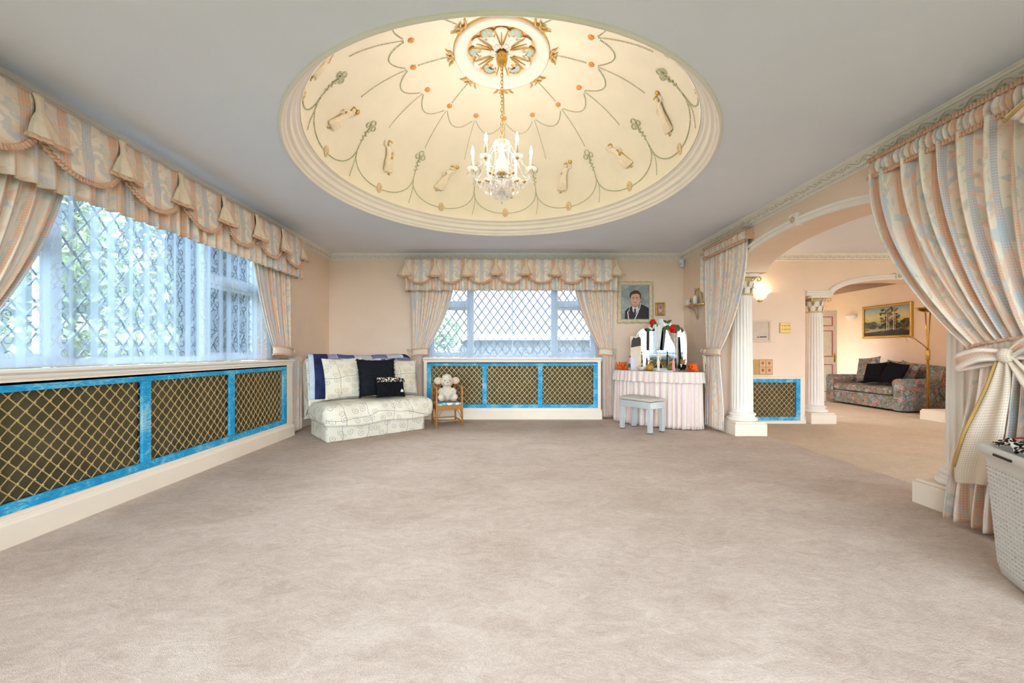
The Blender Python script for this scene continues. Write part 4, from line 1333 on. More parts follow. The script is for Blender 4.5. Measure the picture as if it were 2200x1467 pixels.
MB().grid(lambda u, v: (kx - .09 + .34 * u, -.175 - .02 * sin(u * 14) - .01 * v, lerp(kz - .10, kz - .42 - .12 * (1 - abs(2 * u - .7)), v)), 24, 14, lambda u, v: (u * .5 + .22, v * .45)).build('tail', BANDC, t, smooth=True, solid=.004)
# ------------------------------------------------------------ chandelier
ch = thing('chandelier', 'six light crystal chandelier hanging on a gilt chain from the dome', 'chandelier', (DX, DY, 0))
MB().lathe([(.001, 3.60), (.014, 3.605), (.02, 3.62), (.044, 3.635), (.05, 3.66), (.05, 3.70), (.04, 3.72), (.04, ZD)], n=28).build('ceiling_cup', BRASS, ch, smooth=True)
cn = MB(); z = 3.605; k = 0
while z > 2.965:
    pts = []
    for i in range(10):
        a = TAU * i / 10
        p = (.011 * cos(a), 0, .020 * sin(a)) if k % 2 == 0 else (0, .011 * cos(a), .020 * sin(a))
        pts.append((p[0], p[1], z - .016 + p[2]))
    cn.tube(pts, .0035, 5, closed=True); z -= .031; k += 1
cn.build('chain', BRASS, ch, smooth=True, fix=False, kind='stuff')
MB().tube([(.006, .004, 3.61), (.012, .004, 3.3), (.006, -.004, 2.95)], .003, 6).build('cord', GILT, ch)
MB().lathe([(.010, 2.96), (.03, 2.95), (.07, 2.925), (.074, 2.915), (.05, 2.908), (.02, 2.90), (.018, 2.87), (.03, 2.86), (.022, 2.84), (.03, 2.80), (.05, 2.74), (.055, 2.70), (.04, 2.672), (.036, 2.665)], n=24).build('glass_stem', CRYSTAL, ch, smooth=True)
MB().lathe([(.038, 2.668), (.05, 2.66), (.056, 2.645), (.05, 2.628), (.03, 2.622)], n=28).build('arm_plate', BRASS, ch, smooth=True)
MB().lathe([(.03, 2.622), (.06, 2.61), (.085, 2.58), (.07, 2.55), (.03, 2.535), (.014, 2.52), (.022, 2.505), (.026, 2.49), (.012, 2.47), (.001, 2.462)], n=24).build('glass_bowl', CRYSTAL, ch, smooth=True)
FLAME = emis('candle_bulb', (1.0, 0.80, 0.50, 1), 30.0)
CANDLE = plain('candle_sleeve', rgb(246, 238, 222), .5, var=.02)
arm_m = MB()
apts = [(.05, 0, 2.645), (.09, 0, 2.625), (.14, 0, 2.585), (.20, 0, 2.575), (.245, 0, 2.605), (.262, 0, 2.65), (.262, 0, 2.675)]
apts2 = []
for i in range(len(apts) - 1):
    for t_ in range(4): apts2.append(tuple(Vector(apts[i]).lerp(Vector(apts[i + 1]), t_ / 4)))
arm_m.tube(apts2 + [apts[-1]], .009, 8)
arm_me = arm_m.mesh('arm', CRYSTAL, True)
sl = MB()
sleeve_me = [MB().ell(apts2[i], (.016, .012, .012), 8, 6).mesh('gilt_sleeve', BRASS, True) for i in (8, 12)]
pan_me = MB().lathe([(.012, 2.672), (.03, 2.676), (.052, 2.69), (.05, 2.694), (.028, 2.684), (.012, 2.69)], n=20).mesh('drip_pan', CRYSTAL, True)
can_me = MB().lathe([(.0125, 2.688), (.0125, 2.80), (.008, 2.806), (.001, 2.807)], n=12).mesh('candle', CANDLE, True)
fl_me = MB().lathe([(.006, 2.806), (.013, 2.822), (.0145, 2.838), (.010, 2.862), (.004, 2.885), (.0008, 2.893)], n=12).mesh('bulb', FLAME, True)
cup_me = MB().lathe([(.008, 2.664), (.016, 2.67), (.017, 2.684), (.0125, 2.69)], n=14).mesh('cup', BRASS, True)
drop = MB()
for i in range(8):
    a = TAU * i / 8
    c = (.048 * cos(a), .048 * sin(a))
    drop.octa((c[0], c[1], 2.676), .006, .010); drop.octa((c[0], c[1], 2.648), .008, .022)
for i, p in enumerate(apts2[4:22:3]):
    drop.octa((p[0] - .262, 0, p[2] - .02), .006, .009); drop.octa((p[0] - .262, .0, p[2] - .05), .009, .022)
drop_me = drop.mesh('crystal_drops', CRYSTAL)
for k in range(6):
    a = TAU * k / 6 
    M = Matrix.Rotation(a, 4, 'Z')
    A = share('arm', arm_me, ch, M)
    for sm_ in sleeve_me: share('gilt_sleeve', sm_, A, Matrix.Identity(4))
    T = Matrix.Translation((.262, 0, 0))
    share('drip_pan', pan_me, A, T); share('cup', cup_me, A, T)
    dd = share('crystal_drops', drop_me, A, T); dd['kind'] = 'stuff'
    C = share('candle', can_me, ch, M @ T)
    share('bulb', fl_me, C, Matrix.Identity(4))
    ld_ = bpy.data.lights.new('candle_light', 'POINT'); ld_.energy = CANDLE_W; ld_.color = (1.0, .93, .83); ld_.shadow_soft_size = .02
    lo = bpy.data.objects.new('candle_light', ld_); COL.objects.link(lo); lo.parent = ch
    lo.location = (.262 * cos(a), .262 * sin(a), 2.90)
def string(p0, p1, sag, n, r, h):
    mb = MB()
    for i in range(n + 1):
        t_ = i / n; p = Vector(p0).lerp(Vector(p1), t_); p.z -= sag * 4 * t_ * (1 - t_)
        mb.octa(p, r, h)
    return mb
for k in range(6):
    a, b = TAU * k / 6, TAU * (k + 1) / 6
    P = lambda r, z, q: (r * cos(q), r * sin(q), z)
    string(P(.072, 2.915, a), P(.24, 2.69, a), .03, 16, .006, .008).build('crystal_string', CRYSTAL, ch, kind='stuff', fix=False)
    string(P(.262, 2.66, a), P(.262, 2.66, b), .09, 20, .007, .008).build('crystal_string', CRYSTAL, ch, kind='stuff', fix=False)
    string(P(.20, 2.56, a), P(.03, 2.47, a), .06, 12, .007, .009).build('crystal_string', CRYSTAL, ch, kind='stuff', fix=False)
    string(P(.12, 2.56, a), P(.12, 2.56, b + TAU / 6), .13, 16, .007, .009).build('crystal_string', CRYSTAL, ch, kind='stuff', fix=False)
sp = MB()
for i in range(12):
    a = TAU * i / 12
    sp.octa((.07 * cos(a), .07 * sin(a), 2.885), .008, .022); sp.octa((.055 * cos(a), .055 * sin(a), 2.612), .008, .014)
    sp.octa((.08 * cos(a), .08 * sin(a), 2.545), .009, .024); sp.octa((.03 * cos(a), .03 * sin(a), 2.475), .007, .02)
sp.octa((0, 0, 2.43), .018, .03); sp.octa((0, 0, 2.385), .012, .016)
sp.build('hanging_prisms', CRYSTAL, ch, kind='stuff', fix=False)
for k in range(6):                                   # prisms running up the stem like a cage
    a = TAU * (k + .5) / 6
    string((.07 * cos(a), .07 * sin(a), 2.905), (.066 * cos(a), .066 * sin(a), 2.665), -.004, 12, .006, .011).build('crystal_string', CRYSTAL, ch, kind='stuff', fix=False)
# ------------------------------------------------------------ futon sofa in the corner
ANG = math.radians(41.5)
SO = Vector((-2.05, 4.48, 0))
def sofa_w(x, y, z=0):
    return (SO.x + x * cos(ANG) - y * sin(ANG), SO.y + x * sin(ANG) + y * cos(ANG), z)
so = thing('futon_sofa', 'low futon sofa bed in cream scroll print cover in the room corner', 'sofa', SO, ANG)
def softbox(x0, x1, y0, y1, z0, z1, r, n=10, puff=.0, seed=0):
    """rounded upholstery block with uv on every side"""
    mb = MB()
    cx, cy, cz = (x0 + x1) / 2, (y0 + y1) / 2, (z0 + z1) / 2
    hx, hy, hz = (x1 - x0) / 2, (y1 - y0) / 2, (z1 - z0) / 2
    def push(p):
        q = Vector((max(-hx + r, min(hx - r, p[0])), max(-hy + r, min(hy - r, p[1])), max(-hz + r, min(hz - r, p[2]))))
        d = Vector(p) - q
        if d.length > 1e-6: q = q + d.normalized() * r
        if puff:
            q.z += puff * (1 - (q.x / hx) ** 2) * (1 - (q.y / hy) ** 2) * (1 if q.z > 0 else 0)
            q.y += -puff * .6 * (1 - (q.x / hx) ** 2) * (1 - (q.z / hz) ** 2) * (1 if q.y < 0 else 0)
            w = .004 * sin(q.x * 23 + seed) * sin(q.y * 17 + q.z * 31 + seed); q.z += w; q.y += w
        return (q.x + cx, q.y + cy, q.z + cz)
    def tt(u):  # denser near the edges
        return 2 * u - 1
    for ax in range(3):
        for sg in (-1, 1):
            def fn(u, v):
                a, b = tt(u), tt(v)
                p = {0: (sg * hx, a * hy, b * hz), 1: (a * hx, sg * hy, b * hz), 2: (a * hx, b * hy, sg * hz)}[ax]
                return push(p)
            def uvf(u, v):
                p = fn(u, v)
                return (p[1] + 3, p[2]) if ax == 0 else ((p[0], p[2]) if ax == 1 else (p[0], p[1] + .5))
            mb.grid(fn, n * (3 if ax else 1) if True else n, n, uvf)
    return mb
def weld(o, d=.0005):
    md = o.modifiers.new('w', 'WELD'); md.merge_threshold = d; return o
weld(softbox(0, 1.26, 0.0, .66, .0, .20, .02).build('base', SCROLL, so, smooth=True))
seat = weld(softbox(-.06, 1.36, -.10, .62, .19, .43, .09, 14, .02).build('seat', SCROLL, so, smooth=True))
# skirt edge of the loose cover
def hem(u, v):
    x = lerp(-.05, 1.35, u); e = max(0, abs(2 * u - 1) - .86) / .14
    return (x, -.112 + .004 * sin(u * 40) + .085 * e * e, lerp(.29, .195 + .012 * sin(u * 13 + 1), v))
MB().grid(hem, 60, 4, lambda u, v: (lerp(-.06, 1.36, u), lerp(.29, .19, v))).build('cover_edge', SCROLL, seat, smooth=True, solid=.004)
def back(u, v, off=0.0):
    """v 0..1 : up the front face, over the top, down the rear"""
    x = lerp(-.06, 1.38, u)
    pr = [(.50, .38), (.52, .50), (.555, .70), (.59, .88), (.625, .955), (.68, .985), (.735, .96), (.76, .90), (.75, .70), (.72, .40), (.70, .20)]
    s = v * (len(pr) - 1); i = min(int(s), len(pr) - 2); f = s - i
    y = lerp(pr[i][0], pr[i + 1][0], f); z = lerp(pr[i][1], pr[i + 1][1], f)
    rn = min(1, min(u, 1 - u) / .05); z -= .05 * (1 - rn ** .5) * smooth((z - .6) / .4)
    yc = .64
    if off:
        d = Vector((y - yc, z - .7)); d.normalize(); y += d.x * off; z += d.y * off
    return (x, y, z + .008 * sin(u * 9) * smooth((z - .6) / .3))
bk = MB().grid(back, 40, 40, lambda u, v: (u * 1.5, v * 1.5))
for uu in (0, 1):
    ring = [back(uu, j / 20) for j in range(21)]
    bk.add(ring, [tuple(range(21))], [(p[1] + 2, p[2]) for p in ring])
bk.build('backrest', SCROLL, so, smooth=False)
th = MB().grid(lambda u, v: back(lerp(.02, .985, u), lerp(.11, .78, v), .022 + .003 * sin(u * 31)), 60, 30, lambda u, v: (u * 1.4, v * .9))
th = th.build('sofa_throw', PATCH, None, smooth=True, solid=.006)
th.location = SO; th.rotation_euler = (0, 0, ANG)
tag(th, 'blue and lavender patchwork throw over the futon back', 'throw')
nv = MB().grid(lambda u, v: (lerp(.03, .20, u) - .02 * (1 - v), back(.1, lerp(.09, .46, v), .036)[1] - .0, back(.1, lerp(.09, .46, v), .036)[2]), 6, 20).build('navy_panel', NAVY, th, smooth=True, solid=.006)
MB().grid(lambda u, v: (lerp(-.03, .035, u) - .02 * (1 - v), back(.1, lerp(.09, .46, v), .034)[1], back(.1, lerp(.09, .46, v), .034)[2]), 4, 20).build('pale_border', plain('pale_blue_cloth', rgb(198, 214, 226), .8), th, smooth=True, solid=.006)

def cushion(label, x, y, z, w, h, t, tilt, mat, rz=0.0, ry=0.0):
    o = pillow(w, h, t).build('cushion', mat, None, smooth=True)
    weld(o)
    p = sofa_w(x, y, z)
    o.matrix_world = Matrix.Translation(p) @ Matrix.Rotation(ANG + rz, 4, 'Z') @ Matrix.Rotation(-tilt, 4, 'X') @ Matrix.Rotation(ry, 4, 'Y')
    return tag(o, label, 'cushion')
cushion('cream scroll print cushion beside the navy strip of the throw', .33, .405, .715, .50, .52, .15, .20, SCROLLC, 0, -.03)
cushion('cream scroll print cushion at the wicker chair end of the futon', 1.12, .40, .70, .46, .48, .15, .22, SCROLLC, 0, .06)
o = cushion('black shaggy fur cushion in the middle of the futon', .70, .255, .712, .50, .48, .13, .20, FUR)
# fur tufts
tf = MB(); rnd = random.Random(3)
for i in range(2600):
    sd = rnd.choice((-1, -1, -1, 1)); a, b = rnd.uniform(-1, 1), rnd.uniform(-1, 1)
    if rnd.random() < .25: a = rnd.choice((-1, 1)) * rnd.uniform(.94, 1)
    if rnd.random() < .25: b = rnd.choice((-1, 1)) * rnd.uniform(.94, 1)
    e = max(0, (1 - abs(a) ** 3.2) * (1 - abs(b) ** 3.2))
    p = Vector((a * .25 * (1 - .07 * (1 - b * b)), sd * (.065 * e ** .6 + .002), b * .24 * (1 - .07 * (1 - a * a))))
    d = Vector((a * .5 + rnd.uniform(-.6, .6), sd * .8, b * .5 + rnd.uniform(-.9, .3))).normalized()
    s = d.orthogonal().normalized() * .006; q = p + d * rnd.uniform(.015, .03)
    tf.add([p - s, p + s, q], [(0, 1, 2)])
tf.build('fur_tufts', FUR, o, kind='stuff', fix=False)
o = cushion('small black cushion with leopard trim leaning on the fur cushion', .80, .075, .585, .40, .25, .10, .30, BLACKF, .05, .05)
tm = MB().grid(lambda u, v: (lerp(-.19, .19, u), -.030 - .02 * sin(PI * u) - .016 * (1 - v), lerp(.062, .122, v) + .0 * u), 20, 4).build('leopard_trim', LEOPARD, o, smooth=True, solid=.006)
em = MB().prism([(.115, -.07), (.15, -.07), (.15, -.05), (.1325, -.03), (.115, -.05)], -.052, -.044, lambda a, b, d: (a, d, b)).build('motif', WHITE, o)

# ------------------------------------------------------------ wicker child's chair with toy lamb
CA = math.radians(22)
wc = thing('wicker_chair', 'small golden wicker armchair beside the futon', 'chair', (-.86, 5.62, 0), CA)
W2, D2, SH = .18, .17, .30
for sx in (-1, 1):
    MB().tube([(sx * W2 * 1.02, -D2, .0), (sx * W2, -D2, SH), (sx * W2, -D2, .53)], .013, 8).build('leg', CANE, wc, smooth=True)
    MB().tube([(sx * W2 * .95, D2, .0), (sx * W2 * .95, D2, SH), (sx * W2 * .95, D2 + .02, .58)], .013, 8).build('leg', CANE, wc, smooth=True)
    br_ = MB()
    br_.tube([(sx * W2, -D2, .10), (sx * (W2 - .05), -D2, .2), (sx * (W2 - .10), -D2, .26)], .007, 6)
    br_.build('brace', CANE, wc, smooth=True)
    MB().tube([(sx * W2, -D2, .10), (sx * W2, -D2 + .06, .2), (sx * W2, -D2 + .12, .26)], .007, 6).build('brace', CANE, wc, smooth=True)
    MB().tube([(sx * W2, -D2, .075), (sx * W2 * .95, D2, .075)], .008, 6).build('stretcher', CANE, wc, smooth=True)
MB().tube([(-W2, -D2, .085), (W2, -D2, .085)], .008, 6).build('stretcher', CANE, wc, smooth=True)
MB().tube([(-W2 * .95, D2, .085), (W2 * .95, D2, .085)], .008, 6).build('stretcher', CANE, wc, smooth=True)
MB().box(-W2 - .008, W2 + .008, -D2 - .008, D2 + .008, .24, .30).build('seat_apron', WICKER, wc, bevel=.008)
MB().box(-W2 + .006, W2 - .006, -D2 + .004, D2 - .012, .30, .335).build('seat_cushion', PICNIC, wc, bevel=.012)
arm_pts = [(-W2, -D2 - .01, .53), (-W2, -D2 + .02, .545), (-W2 * .99, 0, .55), (-W2 * .9, D2 * .8, .575), (-W2 * .5, D2 + .03, .60), (0, D2 + .045, .61), (W2 * .5, D2 + .03, .60), (W2 * .9, D2 * .8, .575), (W2 * .99, 0, .55), (W2, -D2 + .02, .545), (W2, -D2 - .01, .53)]
MB().tube(arm_pts, .019, 10).build('arm_rail', WICKER, wc, smooth=True)
def bw(u, v):
    s = u * (len(arm_pts) - 1); i = min(int(s), len(arm_pts) - 2); p = Vector(arm_pts[i]).lerp(Vector(arm_pts[i + 1]), s - i)
    return (p.x * (1 if v > .01 else .97), p.y * .95, lerp(.33, p.z, v))
for i in range(3, 30):
    u = i / 32
    if u < .28 or u > .72 or i % 2: continue
    MB().tube([bw(u, 0), bw(u, 1)], .006, 5).build('spindle', CANE, wc, smooth=True)
lb = thing('toy_lamb', 'cream plush lamb toy sitting on the wicker chair', 'soft toy', (-.850, 5.575, .352), CA - .15)
lb.scale = (1.08, 1.08, 1.08)
b = MB()
b.ell((0, .02, .10), (.085, .075, .105), 20, 14)
b.ell((0, -.0, .255), (.088, .075, .072), 20, 14)
b.ell((0, -.06, .235), (.052, .045, .042), 16, 10)
for sx in (-1, 1):
    b.tube([(sx * .05, -.02, .05), (sx * .075, -.09, .045), (sx * .085, -.135, .055)], [.042, .044, .042], 14)
    b.ell((sx * .088, -.148, .065), (.040, .032, .045), 14, 10)
    b.tube([(sx * .07, .0, .16), (sx * .10, -.03, .12), (sx * .085, -.07, .10)], [.026, .028, .026], 12)
b.ell((0, .01, .315), (.062, .058, .034), 16, 10)
b.build('body', PLUSH, lb, remesh=.008)
for sx in (-1, 1):
    e = MB().ell((sx * .115, .012, .262), (.052, .026, .048), 16, 10).build('ear', PLUSH, lb, smooth=True)
    MB().ell((sx * .115, -.010, .258), (.036, .010, .033), 14, 8).build('inner_ear', PLUSHP, e, smooth=True)
    MB().ell((sx * .032, -.068, .27), (.007, .006, .009), 8, 6).build('eye', BLACK, lb, smooth=True)
MB().ell((0, -.102, .245), (.014, .008, .009), 10, 6).build('nose', plain('toy_nose', rgb(196, 140, 130), .6), lb, smooth=True)
MB().tube([(-.018, -.098, .220), (0, -.103, .214), (.018, -.098, .220)], .003, 5).build('mouth', plain('toy_mouth', rgb(190, 120, 116), .7), lb)
# ------------------------------------------------------------ dressing table set across the corner
TA = math.atan2(-.632, .775)
TC = Vector((2.17, 5.70, 0))
def tw(x, y, z=0.0):
    """dressing table frame: x along its front (left to right), -y towards the room"""
    c, s = cos(TA), sin(TA)
    return Vector((TC.x + x * c - y * s, TC.y + x * s + y * c, z))
dt = thing('dressing_table', 'curved dressing table with frilled pink and cream cloth skirt and glass top', 'dressing table', TC, TA)
TH = .775
def outline(u, grow=0.0):
    """front curve of the top: u 0..1 from left end to right end"""
    a = PI * (1 - u)
    x = (.625 + grow) * cos(a); y = -(.30 + grow) * sin(a) ** .8
    return x, y
pts = [outline(i / 40) for i in range(41)] + [(.625, .06), (.30, .22), (-.30, .22), (-.625, .06)]
MB().prism(pts, TH - .03, TH - .006, lambda a, b, d: (a, b, d)).build('top_board', WHITE, dt)
MB().prism([(x * 1.012, y * 1.012) for x, y in pts], TH - .006, TH + .002, lambda a, b, d: (a, b, d)).build('glass_top', plain('grey_glass', rgb(168, 178, 186), .05, spec=.6), dt)
def skirt(z0, z1, nf, amp, g, flare):
    def fn(u, v):
        q = nf * TAU * (u + .006 * sin(u * 37)); f = math.tanh(1.6 * sin(q)) + .3 * sin(q * .37 + 1)
        k = g + flare * v + amp * f * (.25 + .75 * v)
        x, y = outline(u, 0); l = math.hypot(x / .625 ** 2, y / .3 ** 2) or 1
        nx, ny = x / .625 ** 2 / l, y / .3 ** 2 / l
        return (x + nx * k, y + ny * k - (.0 if 0.02 < u < .98 else 0), lerp(z0, z1, v) + .004 * sin(q * .5) * v)
    return MB().grid(fn, nf * 10, 12, lambda u, v: (u * 3.2, lerp(z0, z1, v)))
skirt(TH - .004, TH - .15, 24, .010, .012, .016).build('top_frill', SKIRT, dt, smooth=True, solid=.003)
skirt(TH - .03, .012, 26, .016, -.012, .012).build('skirt', SKIRT, dt, smooth=True, solid=.003)

# triple mirror
mr = thing('triple_mirror', 'arched triple folding mirror on the dressing table', 'mirror', tw(.06, .10, TH + .0035), TA)
def mirror_panel(w, h, round_left, round_right, arch):
    n = 14; pts = [(-w / 2, 0), (w / 2, 0)]
    if round_right:
        pts += [(w / 2 - w * .8 * (1 - cos(PI / 2 * i / n)), h - .16 * (1 - sin(PI / 2 * i / n))) for i in range(n + 1)]
    else: pts += [(w / 2, h - arch)]
    if arch: pts += [(w / 2 * cos(PI * i / n), h - arch + arch * sin(PI * i / n)) for i in range(1, n)]
    if round_left:
        pts += [(-w / 2 + w * .8 * (1 - cos(PI / 2 * i / n)), h - .16 * (1 - sin(PI / 2 * i / n))) for i in range(n, -1, -1)]
    else: pts += [(-w / 2, h - arch)]
    return pts
def add_panel(w, h, rl, rr, arch, M, nm):
    pts = mirror_panel(w, h, rl, rr, arch)
    fr = MB().prism(pts, 0, .016, lambda a, b, d: (a, d, b + .02)).xf(M).build(nm, plain('mirror_edge', rgb(226, 214, 196), .25, .3), mr)
    cx, cy = sum(p[0] for p in pts) / len(pts), sum(p[1] for p in pts) / len(pts)
    MB().prism([(lerp(p[0], 0, .05), lerp(p[1], h / 2, .035)) for p in pts], -.003, .0, lambda a, b, d: (a, d, b + .02)).xf(M).build('mirror_glass', MIRROR, fr)
    MB().prism([(lerp(p[0], 0, .20), lerp(p[1], h / 2, .10)) for p in pts], -.0045, -.003, lambda a, b, d: (a, d, b + .02)).xf(M).build('bevelled_glass', MIRROR, fr)
add_panel(.40, .66, False, False, .05, Matrix.Identity(4), 'centre_panel')
add_panel(.20, .60, True, False, 0, Matrix.Translation((-.202, 0, 0)) @ Matrix.Rotation(.75, 4, 'Z') @ Matrix.Translation((-.10, 0, 0)), 'wing')
add_panel(.20, .60, False, True, 0, Matrix.Translation((.202, 0, 0)) @ Matrix.Rotation(-.75, 4, 'Z') @ Matrix.Translation((.10, 0, 0)), 'wing')
MB().box(-.19, .19, -.02, .03, 0, .022).build('foot', WHITE, mr, bevel=.004)
# silk flower garland on the mirror top
gw = thing('flower_garland', 'red and white silk flowers pinned along the mirror top', 'flowers', tw(.06, .07, TH + .60), TA)
RED = plain('red_petal', rgb(214, 24, 22), .6, var=.2, vscale=40)
WPET = plain('white_petal', rgb(240, 238, 234), .7, var=.05)
def bloom(c, r, mat, nm='bloom'):
    mb = MB(); rnd = random.Random(int(c[0] * 1000))
    for ring, (n_, rr, tl) in enumerate(((6, 1.0, .35), (5, .65, .75), (3, .32, 1.1))):
        for i in range(n_):
            a = TAU * i / n_ + ring * .5
            M = Matrix.Rotation(a, 4, 'Y') @ Matrix.Translation((r * rr * .55, -r * .25 * ring, 0)) @ Matrix.Rotation(tl * .6, 4, 'Z')
            mb.ell((M @ Vector((0, 0, 0))) + Vector(c), (r * .5 * (1 - .2 * ring), r * .12, r * .45 * (1 - .2 * ring)), 10, 6, M.to_3x3().to_4x4())
    return mb.build(nm, mat, gw, smooth=True)
bloom((-.13, -.03, .10), .052, RED); bloom((.155, -.03, .0), .062, RED)
for c, r in (((-.02, -.03, .105), .05), ((.02, -.035, .06), .05), ((-.10, -.03, .045), .04), ((-.16, -.025, .02), .04), ((.07, -.02, .085), .035), ((.11, -.02, .05), .035), ((-.04, -.035, .02), .045)):
    bloom(c, r, WPET)
leafm = MB().grid(lambda u, v: ((u - .5) * .09, -.01 * cos((v - .5) * PI), (v - .5) * .04 * sin(PI * u) ** .7), 8, 4).mesh('leaf', LEAFG, True)
for i, (x, z, a) in enumerate(((.06, .10, .6), (.10, .10, -.5), (.04, .03, 1.2), (.20, .03, -.4), (.22, .0, -.9), (-.07, .04, 2.2), (-.09, .08, 1.0), (-.19, -.0, .4), (.09, .02, 2.0), (-.14, .045, -.8))):
    share('leaf', leafm, gw, M3((x, -.035, z), ry=a))
MB().grid(lambda u, v: (-.05 + .12 * (u - .4) * (1 - .55 * v), -.05 - .018 * sin(u * 15) - .01 * v, .07 - .38 * v), 30, 14).build('veil', WPET, gw, smooth=True, solid=.002)

# things on the table top (table frame coordinates)
ZT_ = TH + .0035
def onto(name, label, cat, x, y, rz=0.0, group=None): return thing(name, label, cat, tw(x, y, ZT_), TA + rz, group)
ORP = plain('orange_plush', rgb(244, 96, 24), .9, var=.12, vscale=50, bump=.6)
def orange_toy(label, x, y, rz):
    t = onto('orange_toy', label, 'soft toy', x, y, rz, 'orange soft toys on the dressing table')
    b = MB(); b.ell((0, 0, .055), (.062, .05, .055), 16, 12)
    for sx in (-1, 1):
        b.ell((sx * .055, -.005, .02), (.028, .03, .02), 12, 8); b.tube([(sx * .04, 0, .09), (sx * .055, .0, .115)], [.014, .010], 8)
    b.tube([(-.055, .01, .05), (-.085, .01, .075), (-.095, .01, .11)], [.014, .012, .010], 8)
    b.build('body', ORP, t, remesh=.006)
    for sx in (-1, 1): MB().ell((sx * .02, -.048, .065), (.009, .006, .010), 8, 6).build('eye', BLACK, t)
    MB().tube([(-.018, -.05, .042), (0, -.053, .036), (.018, -.05, .042)], .003, 5).build('mouth', BLACK, t)
orange_toy('orange soft toy beside the pink bottle at the window end of the dressing table', -.50, -.03, .5)
orange_toy('orange soft toy beside the dressed bear on the dressing table', .51, -.08, -.4)
bt = onto('bottle', 'tall pink bottle with dark neck label on the dressing table', 'bottle', -.385, -.0)
MB().lathe([(.001, .0), (.034, .0), (.036, .006), (.036, .13), (.028, .16), (.014, .185), (.013, .24), (.001, .241)], n=20).build('glass', plain('pink_bottle', rgb(232, 196, 190), .15), bt, smooth=True)
MB().lathe([(.0165, .185), (.0165, .205)], n=16, caps=False).build('neck_label', BLACK, bt)
MB().lathe([(.0155, .205), (.0155, .245), (.001, .246)], n=16).build('cap', plain('bottle_cap', rgb(232, 224, 214), .4), bt)
MB().lathe([(.0368, .03), (.0368, .09)], n=20, caps=False).build('label', plain('teal_label', rgb(70, 120, 116), .6), bt)
def scent(label, x, y, mat, s=1.0):
    t = onto('scent_bottle', label, 'perfume bottle', x, y, 0, 'round scent bottles')
    MB().lathe([(.001, 0), (.03 * s, 0), (.048 * s, .02 * s), (.052 * s, .045 * s), (.044 * s, .075 * s), (.018 * s, .09 * s), (.010 * s, .10 * s)], n=24).build('bottle_body', mat, t, smooth=True)
    st = MB().tube([(0, 0, .098 * s), (.004, 0, .13 * s), (.016, 0, .15 * s)], [.012, .010, .004], 8).build('stopper', GILT, t, smooth=True)
    MB().ell((.026, 0, .14 * s), (.018, .004, .009), 8, 6).build('leaf', GILT, st)
scent('round amber scent bottle with gilt leaf stopper before the mirror', -.06, -.11, plain('amber_glass', rgb(190, 138, 52), .15))
scent('round olive scent bottle with gilt leaf stopper on the tray', .20, -.02, plain('olive_glass', rgb(140, 128, 40), .15), .95)  # solid bottle in place of a reflection in the mirror
cr_ = onto('dressed_bear', 'small dark bear figurine in a black suit on the dressing table', 'figurine', .385, -.10, -.3)
b = MB(); b.ell((0, 0, .055), (.042, .034, .05), 16, 10); b.build('jacket', BLACKF, cr_, smooth=True)
b = MB(); b.ell((0, -.002, .125), (.036, .033, .033), 16, 10); b.ell((0, -.032, .118), (.018, .014, .014), 12, 8)
for sx in (-1, 1): b.ell((sx * .03, .004, .155), (.014, .008, .014), 10, 8)
hd_ = b.build('head', plain('brown_fur', rgb(150, 106, 58), .9, var=.2, vscale=60), cr_, smooth=True)
MB().ell((0, -.046, .122), (.006, .004, .005), 8, 6).build('nose', BLACK, hd_)
MB().prism([(-.012, .10), (.012, .10), (0, .055)], -.040, -.030, lambda a, b_, d: (a, d, b_)).build('shirt_front', WHITE, cr_)
for sx in (-1, 1):
    MB().tube([(sx * .036, -.004, .085), (sx * .05, -.02, .055), (sx * .034, -.036, .04)], [.014, .014, .010], 8).build('sleeve', BLACKF, cr_, smooth=True)
    MB().ell((sx * .024, -.03, .012), (.016, .026, .012), 10, 8).build('foot', plain('brown_fur', rgb(150, 106, 58)), cr_, smooth=True)
lf_ = onto('lantern_candle', 'pink twisted candle standing near the dressed bear', 'candle', .27, -.12)
pink = plain('pink_wax', rgb(230, 160, 150), .5, var=.06)
MB().lathe([(.001, 0), (.022, 0), (.024, .01), (.022, .05), (.019, .10), (.014, .15), (.010, .17), (.001, .172)], n=40, wob=lambda a, k: 1 + .08 * sin(5 * a + k * 1.2)).build('wax', pink, lf_, smooth=True)
MB().tube([(0, 0, .17), (.002, 0, .19), (.0, 0, .21)], [.006, .010, .003], 8).build('bow_top', pink, lf_, smooth=True)
hl = onto('figurine', 'slender ivory figurine in front of the mirror', 'figurine', .06, -.11)
MB().lathe([(.001, 0), (.04, 0), (.042, .008), (.03, .014), (.016, .03), (.020, .08), (.024, .12), (.014, .16), (.018, .20), (.012, .225), (.006, .235), (.012, .25), (.011, .27), (.001, .278)], n=24, sy=.8).build('body', plain('ivory', rgb(240, 226, 196), .35), hl, smooth=True)
MB().tube([(.016, 0, .21), (.04, -.01, .18), (.03, -.016, .15)], [.006, .006, .004], 8).build('arm', plain('ivory', rgb(240, 226, 196)), hl, smooth=True)
sh_ = onto('shell_dish', 'pale pink shell shaped dish on the dressing table', 'dish', -.175, -.13)
MB().lathe([(.001, .0), (.025, 0), (.05, .03), (.058, .05), (.05, .046), (.02, .012), (.001, .010)], n=40, wob=lambda a, k: 1 + .09 * sin(9 * a)).build('shell', plain('shell_pink', rgb(236, 214, 196), .5), sh_, smooth=True)
MB().tube([(-.03, .02, .03), (0, .02, .09), (.02, .025, .06)], [.02, .018, .006], 10, flat=.5).build('crest', plain('shell_pink', rgb(236, 214, 196)), sh_, smooth=True)
